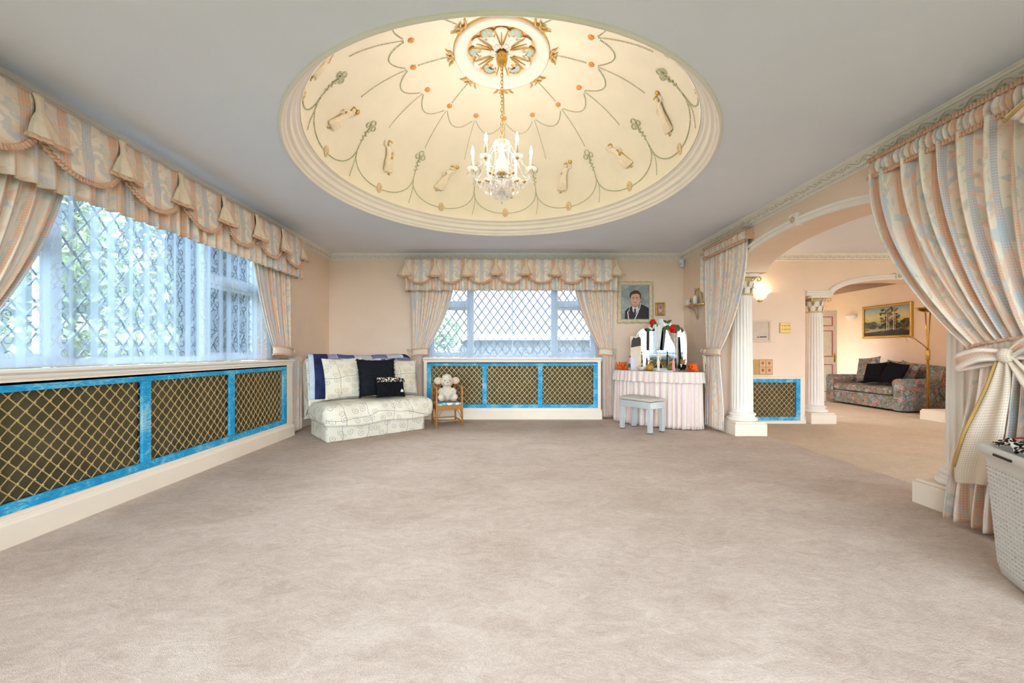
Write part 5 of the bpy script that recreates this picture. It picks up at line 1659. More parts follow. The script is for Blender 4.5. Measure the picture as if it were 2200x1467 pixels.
pt = onto('photo_print', 'leaning dark and cream photo print beside the mirror wing', 'photograph', -.265, -.10, .45)  # mirror wing's reflection painted as flat colours on a card
MB().box(-.075, .075, 0, .004, 0, .50, M3(rx=-.10)).build('card', plain('photo_cream', rgb(222, 196, 168), .4), pt)
MB().prism([(-.07, .33), (.072, .36), (.072, .46), (.045, .492), (.0, .47), (-.03, .485), (-.06, .43)], -.001, -.0002, lambda a, b_, d: M3(rx=-.10) @ Vector((a, d, b_))).build('dark_print', plain('print_dark', rgb(52, 46, 46), .5), pt)
MB().prism([(-.07, .02), (-.01, .02), (-.02, .16), (-.04, .22), (-.07, .20)], -.001, -.0002, lambda a, b_, d: M3(rx=-.10) @ Vector((a, d, b_))).build('pale_print', plain('print_lilac', rgb(206, 206, 222), .5), pt)
tr_ = onto('tray', 'flat white oval tray on the dressing table', 'tray', .17, -.205)
MB().lathe([(.001, .002), (.10, .002), (.115, .010), (.12, .010), (.118, .0), (.001, 0)], n=36, sy=.42).build('tray_body', WHITE, tr_, smooth=True)
MB().lathe([(.117, .0105), (.121, .0105)], n=36, sy=.42, caps=False).build('rim', GILT, tr_)
tr_.location.z += .0

# ------------------------------------------------------------ mirrored stool
sx0, sy0 = Vector((1.635, 5.44)), Vector((1.88, 5.07))
dv = (sy0 - sx0); SA = math.atan2(dv.y, dv.x)
cen = (sx0 + Vector((2.06, 5.19))) / 2 + Vector((-.045, -.055))
st = thing('mirrored_stool', 'mirrored stool with grey padded seat in front of the dressing table', 'stool', (cen.x, cen.y, 0), SA)
SW, SD = .25, .15
MG = plain('mirror_panel', rgb(226, 234, 234), .10, .45, var=.02)
for ax in (-1, 1):
    for ay in (-1, 1):
        lg = MB()
        cx, cy = ax * (SW - .028), ay * (SD - .028)
        lg.box(cx - .026, cx + .026, cy - .026, cy + .026, .012, .315).build('leg', MG, st, bevel=.005)
        MB().box(cx - .024, cx + .024, cy - .024, cy + .024, 0, .012).build('foot', plain('foot_grey', rgb(96, 98, 96), .5), st)
for sg in (-1, 1):
    MB().box(-SW + .056, SW - .056, sg * SD - (.018 if sg > 0 else 0), sg * SD + (.018 if sg < 0 else 0), .315, .40).build('apron', MG, st, bevel=.003)
    MB().box(sg * SW - (.018 if sg > 0 else 0), sg * SW + (.018 if sg < 0 else 0), -SD + .056, SD - .056, .315, .40).build('apron', MG, st, bevel=.003)
for ax in (-1, 1):
    for ay in (-1, 1):
        x0_, x1_ = sorted((ax * SW, ax * (SW - .055))); y0_, y1_ = sorted((ay * SD, ay * (SD - .055)))
        MB().box(x0_, x1_, y0_, y1_, .316, .40).build('corner_block', MG, st, bevel=.004)
weld(softbox(-SW - .004, SW + .004, -SD - .004, SD + .004, .40, .445, .02, 8, .02).build('seat_pad', plain('grey_velvet', rgb(196, 186, 176), .85, var=.05, vscale=20, bump=.1), st, smooth=True))

# ------------------------------------------------------------ pictures on the end wall
def picture_frame(t, w, h, fw, d, mat, ornate=True):
    """carved frame bars around a w x h opening, in the xz plane, back at y=0"""
    for side in range(4):
        horiz = side % 2 == 0; L = (w if horiz else h) + 2 * fw; sg = 1 if side < 2 else -1
        mb = MB(); n = 40
        def fn(u, v):
            s = (u - .5) * L
            e = fw * v
            k = (L / 2 - fw + e)
            s2 = max(-k, min(k, s * k / (L / 2)))
            wavy = .006 * sin(u * TAU * 5) * v if ornate else 0
            out = (h if horiz else w) / 2 + e + wavy
            y = -d * (.5 + .5 * sin(PI * v ** .8)) - (.005 * abs(sin(u * TAU * 9)) * sin(PI * v) if ornate else 0)
            if v > .99: y = 0
            return (s2, y, sg * out) if horiz else (sg * out, y, s2)
        mb.grid(fn, n, 8)
        mb.build('frame_bar', mat, t, smooth=True)
FRM = plain('antique_cream_frame', rgb(222, 204, 170), .5, var=.14, vscale=25)
PX0, PZ0 = 2.052, 1.835
pf = thing('portrait_picture', 'framed portrait of a person in a dark piped blazer above the dressing table', 'picture', (PX0, YB - .004, PZ0))
pw_, ph_ = .44, .535
picture_frame(pf, pw_, ph_, .068, .04, FRM)
def m_backdrop():
    k = NB('studio_backdrop', .5)
    n = k.noise(k.ob(), 5.0, 3.0, .6, .6)
    k.color(k.ramp(n, [(.3, rgb(126, 132, 134)), (.5, rgb(160, 164, 162)), (.72, rgb(196, 198, 192))]))
    return k.m
cv = MB().box(-pw_ / 2, pw_ / 2, -.012, -.008, -ph_ / 2, ph_ / 2).build('canvas', m_backdrop(), pf)
lay = [0]
def paint(pts, col, nm, parent=None, base=-.012, step_=.0004):
    lay[0] += 1
    y = base - step_ * lay[0]
    return MB().prism(pts, y, base, lambda a, b_, d: (a, d, b_)).build(nm, plain('print_%d_%d_%d' % col, rgb(*col), .5, var=.05, vscale=30), parent or cv)
def oval(cx, cz, rx, rz, n=24, a0=0, a1=TAU): return [(cx + rx * cos(a0 + (a1 - a0) * i / n), cz + rz * sin(a0 + (a1 - a0) * i / n)) for i in range(n)]
paint([(-.17, -.265), (-.165, -.14), (-.10, -.075), (-.02, -.05), (.09, -.03), (.15, -.055), (.215, -.09), (.215, -.265)], (50, 48, 54), 'jacket')
paint([(-.055, -.055), (.0, -.09), (.055, -.04), (.045, -.12), (.0, -.20), (-.04, -.14)], (232, 228, 222), 'shirt')
paint([(-.018, -.10), (.008, -.10), (.012, -.16), (-.004, -.21), (-.022, -.17)], (66, 62, 66), 'tie')
for pts_ in ([(-.09, -.06), (-.075, -.055), (-.10, -.12), (-.085, -.13), (-.115, -.15), (-.10, -.265), (-.115, -.265), (-.13, -.15), (-.105, -.13)],
             [(.075, -.015), (.088, -.018), (.075, -.10), (.06, -.12), (.05, -.16), (.0, -.265), (-.016, -.265), (.035, -.155), (.045, -.11), (.062, -.095)]):
    paint(pts_, (226, 224, 218), 'piping')
paint(oval(-.095, -.185, .017, .022), (150, 36, 44), 'badge')
paint([(-.05, .0), (.06, .01), (.055, -.06), (.0, -.09), (-.045, -.065)], (206, 150, 118), 'neck')
paint(oval(.0, .06, .078, .105), (222, 172, 142), 'face')
paint(oval(.082, .05, .014, .024, 14), (212, 152, 122), 'ear'); paint(oval(-.08, .05, .010, .022, 14), (208, 148, 118), 'ear')
paint([(-.085, .06), (-.092, .11), (-.07, .165), (-.01, .195), (.05, .185), (.088, .135), (.088, .05), (.072, .06), (.066, .12), (.03, .14), (-.04, .13), (-.066, .11), (-.075, .065)], (88, 60, 40), 'hair')
for sx in (-1, 1):
    paint(oval(-.004 + sx * .030, .065, .010, .005, 12), (84, 70, 66), 'eye')
    paint([(-.004 + sx * .014, .082), (-.004 + sx * .046, .084), (-.004 + sx * .044, .078), (-.004 + sx * .014, .077)], (128, 92, 68), 'eyebrow')
    gl = oval(-.004 + sx * .030, .062, .024, .015, 20); 
    y_ = -.012 - .0004 * (lay[0] + 3)
    MB().tube([(a, y_, b_) for a, b_ in gl], .0012, 4, closed=True).build('glasses_rim', plain('glasses', rgb(150, 120, 110), .4), cv)
paint([(-.010, .06), (.002, .06), (.012, .022), (-.016, .022)], (232, 186, 160), 'nose')
paint(oval(.0, -.002, .024, .007, 14), (190, 110, 102), 'mouth')
lay[0] = 0
p2 = thing('small_picture', 'little gilt framed picture beside the portrait', 'picture', (2.452, YB - .004, 1.728))
picture_frame(p2, .105, .165, .024, .022, GILT, False)
c2 = MB().box(-.0525, .0525, -.008, -.005, -.0825, .0825).build('canvas', plain('rose_mottle', rgb(196, 150, 134), .5, var=.3, vscale=30), p2)
paint(oval(.0, -.01, .026, .04), (222, 200, 190), 'figure_print', c2, -.008)
paint(oval(.004, .015, .016, .02), (190, 110, 96), 'flower_print', c2, -.008)
lay[0] = 0

# ------------------------------------------------------------ corner shelf, sensor
sh = thing('wall_shelf', 'gilt shelf with hoop back high in the dressing corner', 'shelf', (XR, 5.82, 1.72), -PI / 2)
pts = [(.27 * cos(PI * i / 24), -.17 * sin(PI * i / 24)) for i in range(25)]
MB().prism(pts, 0, .014, lambda a, b_, d: (a, b_, d)).build('plate', BRASS, sh, bevel=.002)
MB().tube([(.02 + .13 * cos(PI * i / 20), -.012, .02 + .24 * sin(PI * i / 20)) for i in range(21)], .005, 6).build('hoop', BRASS, sh, smooth=True)
for xx in (.0, .04): MB().tube([(xx, -.012, .014), (xx, -.012, .255)], .003, 6).build('spindle', BRASS, sh)
brk = MB()
for sx in (-1, 1): MB().tube([(sx * .10, -.10, 0), (sx * .06, -.03, -.05), (0, -.008, -.20)], .004, 6).build('bracket', BRASS, sh)
def on_shelf(nm, lb_, cat, x, y): return thing(nm, lb_, cat, (XR + y, 5.82 - x, 1.7352), -PI / 2)
q = on_shelf('candle_jar', 'square white candle jar on the gilt shelf', 'candle', -.15, -.07)
MB().box(-.045, .045, -.04, .04, 0, .095).build('jar', WHITE, q, bevel=.006); MB().lathe([(.03, .095), (.03, .097)], n=16).build('wax', CREAM, q)
q = on_shelf('small_bottle', 'tiny dark capped bottle on the gilt shelf', 'bottle', -.06, -.075)
MB().lathe([(.018, 0), (.018, .07), (.012, .085), (.012, .11), (.001, .111)], n=14).build('glass', BLACK, q, smooth=True); MB().lathe([(.0185, .02), (.0185, .05)], n=14, caps=False).build('label', WHITE, q)
q = on_shelf('reed_diffuser', 'white reed diffuser on the gilt shelf', 'diffuser', .06, -.075)
MB().lathe([(.03, 0), (.03, .115), (.014, .125), (.014, .135)], n=18).build('bottle_body', WHITE, q, smooth=True)
for i in range(4): MB().tube([(0, 0, .12), (.012 * (i - 1.5), .004 * (i % 2), .24)], .0018, 5).build('reed', CANE, q)
q = on_shelf('amber_jar', 'amber jar on the gilt shelf', 'jar', 0.0, -.085)
MB().lathe([(.022, 0), (.026, .02), (.026, .06), (.02, .085), (.02, .10), (.001, .101)], n=16).build('glass', plain('amber_glass', rgb(190, 138, 52), .15), q, smooth=True)
MB().lathe([(.0205, .085), (.0205, .102), (.001, .103)], n=16).build('lid', GILT, q)
ps = thing('motion_sensor', 'white motion sensor high in the corner beside the arch curtain', 'sensor', (XR - .05, YB - .05, 2.39), -PI / 4)
MB().box(-.035, .035, -.028, .02, 0, .12).build('housing', WHITE, ps, bevel=.010)
MB().grid(lambda u, v: ((u - .5) * .05, -.028 - .012 * sin(PI * u), .015 + v * .05), 10, 4).build('lens', plain('sensor_lens', rgb(206, 210, 214), .3), ps, smooth=True)
MB().box(-.016, .016, .02, .06, .03, .09).build('bracket', WHITE, ps)
# ------------------------------------------------------------ lobby wall things
sc_ = thing('wall_light', 'glowing flared wall light beside the arch column in the lobby', 'wall light', (4.05, YB, 1.87))
SHADE = emis('lit_shade', (1.0, .94, .84, 1), 0.45)
def bowl(prof, n=24):
    mb = MB(); vs = []; fs = []
    for r, z in prof:
        for i in range(n + 1):
            a = PI + PI * i / n
            vs.append((r * cos(a), r * .75 * sin(a) - .003, z))
    m = n + 1
    for k in range(len(prof) - 1):
        for i in range(n): fs.append((k * m + i, k * m + i + 1, (k + 1) * m + i + 1, (k + 1) * m + i))
    return mb.add(vs, fs)
bowl([(.02, .0), (.055, .01), (.09, .045), (.11, .085), (.165, .125), (.172, .14), (.162, .14), (.10, .09), (.08, .05), (.02, .012)]).build('shade', SHADE, sc_, smooth=True)
bowl([(.001, -.03), (.03, -.028), (.04, -.012), (.036, .004)]).build('bracket', BRASS, sc_, smooth=True)
pd = bpy.data.lights.new('sconce_light', 'POINT'); pd.energy = SCONCE_W; pd.color = (1.0, .80, .56); pd.shadow_soft_size = .05
po = bpy.data.objects.new('sconce_light', pd); COL.objects.link(po); po.parent = sc_; po.location = (0, -.09, .19)

vb = thing('wall_heater_panel', 'beige square control panel with dark slot on the lobby wall', 'control panel', (4.03, YB, 1.20))
PB = plain('panel_beige', rgb(226, 204, 180), .45, var=.02)
for s in ((-.19, .19, .32, .35), (-.19, .19, 0, .03)): MB().box(s[0], s[1], -.022, 0, s[2], s[3]).build('frame_bar', PB, vb, bevel=.003)
for s in (-.19, .16): MB().box(s, s + .03, -.022, 0, .03, .32).build('frame_bar', PB, vb, bevel=.003)
MB().box(-.16, .16, -.008, 0, .03, .32).build('plate', plain('panel_face', rgb(216, 196, 176), .4), vb)
MB().box(.015, .12, -.014, -.008, .076, .09).build('slot', DARKHOLE, vb); MB().ell((-.012, -.010, .078), (.010, .006, .010), 8, 6).build('knob', BLACK, vb)
gs = thing('switch_plate', 'square brass switch plate with two rows of switches on the lobby wall', 'switch plate', (4.45, YB, 1.345))
MB().box(-.085, .085, -.022, 0, 0, .165).build('plate', plain('satin_brass', rgb(226, 196, 124), .35, .4), gs, bevel=.006)
for r_ in (.055, .115):
    for c_ in range(4): MB().tube([(-.054 + c_ * .036, -.02, r_), (-.054 + c_ * .036, -.034, r_ + .008)], [.008, .005], 8).build('toggle', plain('toggle_ivory', rgb(206, 200, 178), .4), gs, smooth=True)
tp_ = thing('tile_picture', 'frame of small square flower tiles above the lobby grille', 'picture', (4.09, YB, .68))
MB().box(-.16, .155, -.02, 0, 0, .245).build('backing', plain('tile_frame', rgb(196, 158, 96), .5), tp_)
for i in range(2):
    for j in range(2):
        x_, z_ = -.058 + i * .104, .012 + j * .114
        tl_ = MB().box(x_, x_ + .096, -.028, -.02, z_, z_ + .106).build('tile', TILE, tp_, bevel=.003)
        MB().lathe([(.001, 0), (.02, 0), (.022, .003), (.014, .006), (.001, .008)], n=14, M=Matrix.Rotation(PI / 2, 4, 'X'), wob=lambda a, k: 1 + .18 * cos(5 * a)).xf(Matrix.Translation((x_ + .048, -.028, z_ + .06))).build('flower', plain('tile_red', rgb(206, 104, 72), .4), tl_, smooth=True)
        MB().tube([(x_ + .048, -.028, z_ + .045), (x_ + .048, -.028, z_ + .012)], .003, 5).build('stem', SAGE, tl_)

# ------------------------------------------------------------ sitting room: door, picture, sconces, sofa, lamp
dr = bpy.data.objects.new('door_1', None); COL.objects.link(dr); dr.location = (6.74, 9.02, LOB); dr.rotation_euler = (0, 0, -.05); dr['kind'] = 'structure'; dr['label'] = 'cream panelled door with pink beading standing open'
DW, DH = .80, 2.08
MB().box(0, DW, 0, .045, .008, DH).build('leaf', plain('door_cream', rgb(236, 222, 198), .5), dr, bevel=.003)
PINK = plain('pink_beading', rgb(206, 108, 112), .5)
for (x0_, x1_) in ((.10, .36), (.46, .70)):
    for (z0_, z1_) in ((.22, .85), (1.02, 1.62), (1.72, 1.94)):
        fr_ = MB().box(x0_ + .02, x1_ - .02, -.008, 0, z0_ + .02, z1_ - .02).build('panel', plain('door_cream', rgb(236, 222, 198)), dr, bevel=.006)
        for b_ in ((x0_, x1_, z0_, z0_ + .018), (x0_, x1_, z1_ - .018, z1_), (x0_, x0_ + .018, z0_ + .018, z1_ - .018), (x1_ - .018, x1_, z0_ + .018, z1_ - .018)):
            MB().box(b_[0], b_[1], -.012, 0, b_[2], b_[3]).build('beading', PINK, fr_)
hp = MB().box(.715, .755, -.008, 0, .90, 1.10).build('handle_plate', BRASS, dr, bevel=.003)
MB().tube([(.735, -.008, 1.03), (.735, -.05, 1.03), (.70, -.055, 1.03), (.62, -.055, 1.028)], [.010, .010, .009, .008], 8).build('lever', BRASS, hp, smooth=True)
MB().box(DW, DW + .002, .008, .037, .90, 1.10).build('lock_plate', plain('dark_brass', rgb(96, 76, 50), .4, .6), dr)

lp = thing('landscape_painting', 'gilt framed landscape painting of birch trees above the floral sofa', 'picture', (XE - .003, 8.54, 1.71), -PI / 2)
lw, lh = 1.02, .62
picture_frame(lp, lw, lh, .055, .045, GILT, False)
def m_land():
    k = NB('landscape_print', .4)
    s = k.sep(k.ob()); z = k.math('ADD', s[2], k.math('MULTIPLY', k.math('SUBTRACT', k.noise(k.ob(), 7.0, 3.0), .5), .16))
    c = k.ramp(k.math('MULTIPLY', k.math('ADD', z, .31), 1.6), [(0, rgb(38, 34, 24)), (.16, rgb(60, 50, 30)), (.22, rgb(156, 134, 96)), (.30, rgb(92, 82, 44)), (.38, rgb(104, 112, 72)), (.46, rgb(176, 166, 106)), (.66, rgb(216, 194, 134)), (.85, rgb(170, 178, 168)), (1, rgb(130, 158, 172))])
    k.color(c)
    return k.m
cv2 = MB().box(-lw / 2, lw / 2, -.012, -.008, -lh / 2, lh / 2).build('canvas', m_land(), lp)
lay[0] = 0
rnd = random.Random(5)
def blob(cx, cz, rx, rz, n=26):
    return [(max(-lw / 2, min(lw / 2, cx + rx * cos(TAU * i / n) * rnd.uniform(.75, 1.1))), max(-lh / 2, min(lh / 2, cz + rz * sin(TAU * i / n) * rnd.uniform(.7, 1.1)))) for i in range(n)]
def paint2(pts, col, nm): return paint(pts, col, nm, cv2, -.012, .00005)
paint2([(-.51, -.20), (-.25, -.165), (.0, -.17), (.06, -.19), (-.2, -.215), (-.51, -.24)], (170, 150, 112), 'path')
for i in range(16): paint2(blob(rnd.uniform(-.5, -.22), rnd.uniform(-.14, -.02) , rnd.uniform(.03, .07), rnd.uniform(.02, .045), 12), rnd.choice(((62, 66, 38), (84, 80, 46), (52, 54, 34))), 'bush')
for i in range(12): paint2(blob(rnd.uniform(.34, .5), rnd.uniform(-.16, .03), rnd.uniform(.03, .06), rnd.uniform(.02, .05), 12), rnd.choice(((70, 60, 34), (92, 78, 44), (54, 48, 30))), 'bush')
for i in range(70):
    q, a_ = rnd.random() ** .5, rnd.uniform(0, TAU)
    paint2(blob(.08 + .25 * q * cos(a_), .11 + .19 * q * sin(a_), rnd.uniform(.018, .055), rnd.uniform(.012, .03), 10), rnd.choice(((58, 54, 30), (84, 74, 38), (110, 94, 50), (70, 66, 40), (132, 110, 60))), 'foliage')
for i in range(14): paint2(blob(rnd.uniform(-.15, .35), rnd.uniform(-.15, -.06), rnd.uniform(.03, .06), rnd.uniform(.02, .04), 10), rnd.choice(((46, 42, 26), (66, 58, 34))), 'undergrowth')
for x_, w_ in ((.02, .011), (.06, .006), (.17, .010), (.205, .006)): paint2([(x_ - w_, -.20), (x_ + w_, -.20), (x_ + w_ * .5, .26), (x_ - w_ * .3, .26)], (200, 192, 174), 'birch_trunk')
lay[0] = 0
for yy, lab in ((9.40, 'unlit white wall light between the door and the landscape painting'), (7.60, 'unlit white wall light behind the brass floor lamp')):
    w = thing('wall_light', lab, 'wall light', (XE, yy, 1.80), -PI / 2)
    bowl([(.001, 0), (.06, .004), (.10, .03), (.125, .06), (.13, .062), (.135, .085), (.145, .088), (.15, .115), (.142, .118), (.10, .06)]).build('shade', WHITE, w, smooth=True)
    bowl([(.001, -.012), (.03, -.01), (.034, .006)]).build('bracket', CREAM, w, smooth=True)

# floral sofa along the east wall: local x along wall (-> -y world), local -y towards -X
fs_ = thing('floral_sofa', 'floral tapestry sofa with rolled arms under the landscape painting', 'sofa', (7.76, 8.12, LOB), -PI / 2)
SL = .88
weld(softbox(-SL + .17, SL - .17, -.455, .40, .03, .30, .03).build('base', TAPESTRY, fs_, smooth=True))
for i in range(2):
    x0_ = -SL + .21 + i * (2 * SL - .42) / 2
    weld(softbox(x0_ + .004, x0_ + (2 * SL - .42) / 2 - .004, -.47, .22, .30, .44, .045, 10, .02).build('seat_cushion', TAPESTRY, fs_, smooth=True))
for sg in (-1, 1):
    x0_, x1_ = sorted((sg * SL, sg * (SL - .21)))
    prof = [(x0_ + .02, .03), (x1_ - .02, .03), (x1_ - .02, .45)] + [((x0_ + x1_) / 2 + .115 * cos(a_), .53 + .10 * sin(a_)) for a_ in [PI * .0 + PI * i / 12 - .5 * 0 for i in range(13)]] + [(x0_ + .02, .45)]
    MB().prism(prof, -.47, .38, lambda a, b_, d: (a, d, b_)).build('arm', TAPESTRY, fs_, bevel=.015)
def sback(u, v):
    x = lerp(-SL, SL, u); crest = .86 + .05 * sin(PI * u)
    pr = [(.20, .40), (.22, .60), (.26, .80), (.30, .96), (.36, 1.0), (.42, .96), (.44, .80), (.44, .05)]
    s = v * (len(pr) - 1); i = min(int(s), len(pr) - 2)
    y = lerp(pr[i][0], pr[i + 1][0], s - i); z = lerp(pr[i][1], pr[i + 1][1], s - i)
    if z > .4: z = .4 + (z - .4) * (crest - .4) / .6
    return (x, y, z)
sb_ = MB().grid(sback, 40, 28)
for uu in (0, 1):
    ring = [sback(uu, j / 28) for j in range(29)]; sb_.add(ring, [tuple(range(29))])
sb_.build('backrest', TAPESTRY, fs_)
def cush2(label, x, y, z, w, h, t_, tilt, mat, ry=0.0, rz=0.0):
    o = pillow(w, h, t_).build('cushion', mat, None, smooth=True); weld(o)
    M = Matrix.Translation((7.76, 8.12, LOB)) @ Matrix.Rotation(-PI / 2, 4, 'Z') @ Matrix.Translation((x, y, z)) @ Matrix.Rotation(rz, 4, 'Z') @ Matrix.Rotation(-tilt, 4, 'X') @ Matrix.Rotation(ry, 4, 'Y')
    o.matrix_world = M
    return tag(o, label, 'cushion')
cush2('black square cushion lying on the door side of the floral sofa', -.05, -.115, .70, .44, .44, .14, .35, BLACKF, -.12)
cush2('black square cushion overlapping its twin on the lamp side of the floral sofa', .41, -.18, .715, .44, .44, .14, .40, BLACKF, .14)
cush2('floral scatter cushion leaning in the door side corner of the floral sofa', -.40, .06, .755, .50, .54, .14, .25, TAPESTRY, -.12)
cush2('floral scatter cushion leaning on the back behind the black cushions', .10, .125, .76, .38, .40, .09, .22, TAPESTRY, .1)
cush2('small floral scatter cushion in the lamp side corner of the sofa', .44, .05, .735, .40, .40, .13, .25, TAPESTRY, .25)

fl_ = thing('floor_lamp', 'brass uplighter floor lamp with side reading arm before the floral sofa', 'floor lamp', (7.60, 7.10, LOB), 0)
MB().lathe([(.001, 0), (.15, 0), (.155, .012), (.15, .024), (.06, .034), (.02, .045), (.001, .046)], n=36).build('base', BRASS, fl_, smooth=True)
MB().tube([(.012, 0, .03), (.012, 0, 1.15), (.02, 0, 1.45), (.045, 0, 1.85)], .010, 10).build('pole', BRASS, fl_, smooth=True)
MB().tube([(-.012, 0, .03), (-.012, 0, 1.15), (-.02, 0, 1.45), (-.045, 0, 1.84)], .010, 10).build('pole', BRASS, fl_, smooth=True)
MB().lathe([(.022, 0), (.03, .02), (.03, .18), (.022, .20)], (0, 0, .98), 14).build('coupling', BRASS, fl_, smooth=True)
MB().lathe([(.001, 1.845), (.05, 1.85), (.12, 1.88), (.175, 1.93), (.18, 1.935), (.172, 1.932), (.11, 1.888), (.001, 1.862)], n=36).build('bowl', BRASS, fl_, smooth=True)
MB().tube([(-.01, -.01, 1.18), (-.15, -.05, 1.27), (-.32, -.08, 1.37), (-.42, -.09, 1.40), (-.50, -.10, 1.405)], [.009, .008, .007, .008, .010], 8).build('reading_arm', BRASS, fl_, smooth=True)
MB().tube([(-.42, -.09, 1.40), (-.52, -.10, 1.41), (-.62, -.11, 1.40), (-.66, -.115, 1.385)], [.016, .026, .028, .02], 10, flat=.5).build('reading_head', BRASS, fl_, smooth=True)
MB().tube([(-.50, -.10, 1.39), (-.485, -.10, 1.34), (-.47, -.10, 1.30)], .003, 5).build('pull_cord', BRASS, fl_)
cbl = MB().tube([(7.50, 7.02, LOB + .006), (7.56, 6.95, LOB + .006), (7.70, 6.93, LOB + .006), (7.86, 6.97, LOB + .006), (8.0, 7.05, LOB + .006)], .006, 6).build('power_cord', plain('cord_grey', rgb(90, 88, 84), .5), fl_, smooth=True)
cbl.matrix_parent_inverse = Matrix.Translation((7.60, 7.10, LOB)).inverted()

# ------------------------------------------------------------ laundry basket
LBA = math.atan2(-.87, -.49)
lbk = thing('laundry_basket', 'white perforated plastic laundry basket by the bow-tied curtain', 'laundry basket', (0, 0, 0))
c0 = Vector((2.31, 1.92)); e1 = Vector((-.49, -.87)); e2 = Vector((.87, -.49))
cc = c0 + e1 * .23 + e2 * .17
lbk.location = (cc.x, cc.y, 0); lbk.rotation_euler = (0, 0, math.atan2(e1.y, e1.x))
PLAS = plain('white_plastic', rgb(216, 211, 203), .4, var=.01)
def rrect(hx, hy, r, n=6):
    out = []
    for cx_, cy_, a0 in ((hx - r, hy - r, 0), (-hx + r, hy - r, PI / 2), (-hx + r, -hy + r, PI), (hx - r, -hy + r, 1.5 * PI)):
        for i in range(n + 1):
            a = a0 + PI / 2 * i / n; out.append((cx_ + r * cos(a), cy_ + r * sin(a)))
    return out
def perim(z, shrink=0.0):
    k = z / .60
    return rrect(lerp(.195, .23, k) - shrink, lerp(.135, .17, k) - shrink, .045)
# body with real slots: a ribbed lattice of wall cells, every slot left open
def resample(poly, m):
    P = [Vector(p) for p in poly]; L = [0]
    for i in range(len(P)): L.append(L[-1] + (P[(i + 1) % len(P)] - P[i]).length)
    out = []
    for j in range(m):
        s = L[-1] * j / m; i = 0
        while L[i + 1] < s: i += 1
        out.append(P[i].lerp(P[(i + 1) % len(P)], (s - L[i]) / max(1e-9, L[i + 1] - L[i])))
    return out
m = 180; rows = 69
zz = [lerp(.06, .515, j / rows) for j in range(rows + 1)]
bk_ = MB(); vs = []; fs = []
for z in zz: vs += [(p.x, p.y, z) for p in resample(perim(z), m)]
for j in range(rows):
    for i in range(m):
        hole = j % 3 == 1 and i % 3 != 0
        if not hole: fs.append((j * m + i, j * m + (i + 1) % m, (j + 1) * m + (i + 1) % m, (j + 1) * m + i))
bk_.add(vs, fs).build('perforated_wall', PLAS, lbk, solid=.004)
lo_ = MB(); vs = []; fs = []
prof_ = [(0, .04), (.004, .02), (.02, 0), (.06, 0)]
rings = [(.03, .012), (.012, .0), (0.0, .012), (0, .06)]
for sh2, z in [(.06, 0), (.02, .0), (.004, .016), (0, .06)]: vs += [(p.x, p.y, z) for p in resample(perim(max(z, .0), sh2), 96)]
for j in range(3):
    for i in range(96): fs.append((j * 96 + i, j * 96 + (i + 1) % 96, (j + 1) * 96 + (i + 1) % 96, (j + 1) * 96 + i))
fs.append(tuple(range(96)))
lo_.add(vs, fs).build('foot', PLAS, lbk, smooth=True)
up_ = MB(); vs = []; fs = []
for sh2, z in [(0, .515), (-.002, .555), (-.016, .568), (-.022, .575), (-.022, .60), (-.016, .606), (.004, .606), (.008, .58), (.008, .515)]: vs += [(p.x, p.y, z) for p in resample(perim(z, sh2), 96)]
for j in range(8):
    for i in range(96): fs.append((j * 96 + i, j * 96 + (i + 1) % 96, (j + 1) * 96 + (i + 1) % 96, (j + 1) * 96 + i))
up_.add(vs, fs).build('rim', PLAS, lbk, smooth=True)
MB().box(-.06, .07, -.196, -.190, .578, .588).build('handle_slot', DARKHOLE, lbk)
cl = MB().grid(lambda u, v: (lerp(-.20, .20, u), lerp(-.14, .14, v), .612 + .045 * (sin(PI * u) * sin(PI * v)) ** .5 + .014 * sin(u * 17 + v * 6) * sin(v * 13 - u * 5) + .006 * sin(u * 41 + v * 29)), 40, 30)
cl = cl.build('leopard_cloth', LEOPARD, None, smooth=True, solid=.005)
cl.location = (cc.x, cc.y, .004); cl.rotation_euler = lbk.rotation_euler
tag(cl, 'rumpled leopard print cloth with red trim heaped in the laundry basket', 'cloth')
MB().tube([(lerp(-.2, .15, t / 20), -.09 + .05 * sin(t / 4), .645 + .012 * sin(t / 2) - .00012 * (t - 10) ** 2) for t in range(21)], .007, 6, flat=.5).build('red_trim', RED, cl, smooth=True)
# ------------------------------------------------------------ outside the windows
GRASS = plain('lawn', rgb(66, 84, 40), .9, var=.3, vscale=4)
g = MB().box(-40, 40, -30, 45, -1.0, -.35).build('lawn', GRASS, None); g['kind'] = 'structure'; g['label'] = 'lawn around the house'
def m_leafs(name, c1, c2):
    k = NB(name, .6)
    n = k.noise(k.ob(), 9.0, 2.0)
    k.color(k.ramp(n, [(.3, c1), (.7, c2)]))
    return k.m
def crown_mesh(name, seed, n, rx, rz, mat, ls=.11):
    r = random.Random(seed); mb = MB(); cl_ = []
    for i in range(26):
        a, b_ = r.uniform(0, TAU), r.uniform(-1, 1); q = r.uniform(.45, 1) ** .5
        cl_.append(Vector((rx * q * cos(a) * (1 - b_ * b_) ** .5, rx * q * sin(a) * (1 - b_ * b_) ** .5, rz * q * b_)))
    for i in range(n):
        c = r.choice(cl_); d = Vector((r.gauss(0, 1), r.gauss(0, 1), r.gauss(0, 1))).normalized()
        p = c + d * r.uniform(.1, .5) * rx * .75
        x = Vector((r.gauss(0, 1), r.gauss(0, 1), r.gauss(0, 1))).normalized(); y = x.orthogonal().normalized(); s = ls * r.uniform(.6, 1.3)
        mb.add([p - x * s, p + y * s * .45, p + x * s, p - y * s * .45], [(0, 1, 2, 3)])
    return mb.mesh(name, mat)
L1 = m_leafs('laurel_leaves', rgb(84, 104, 60), rgb(150, 166, 110))
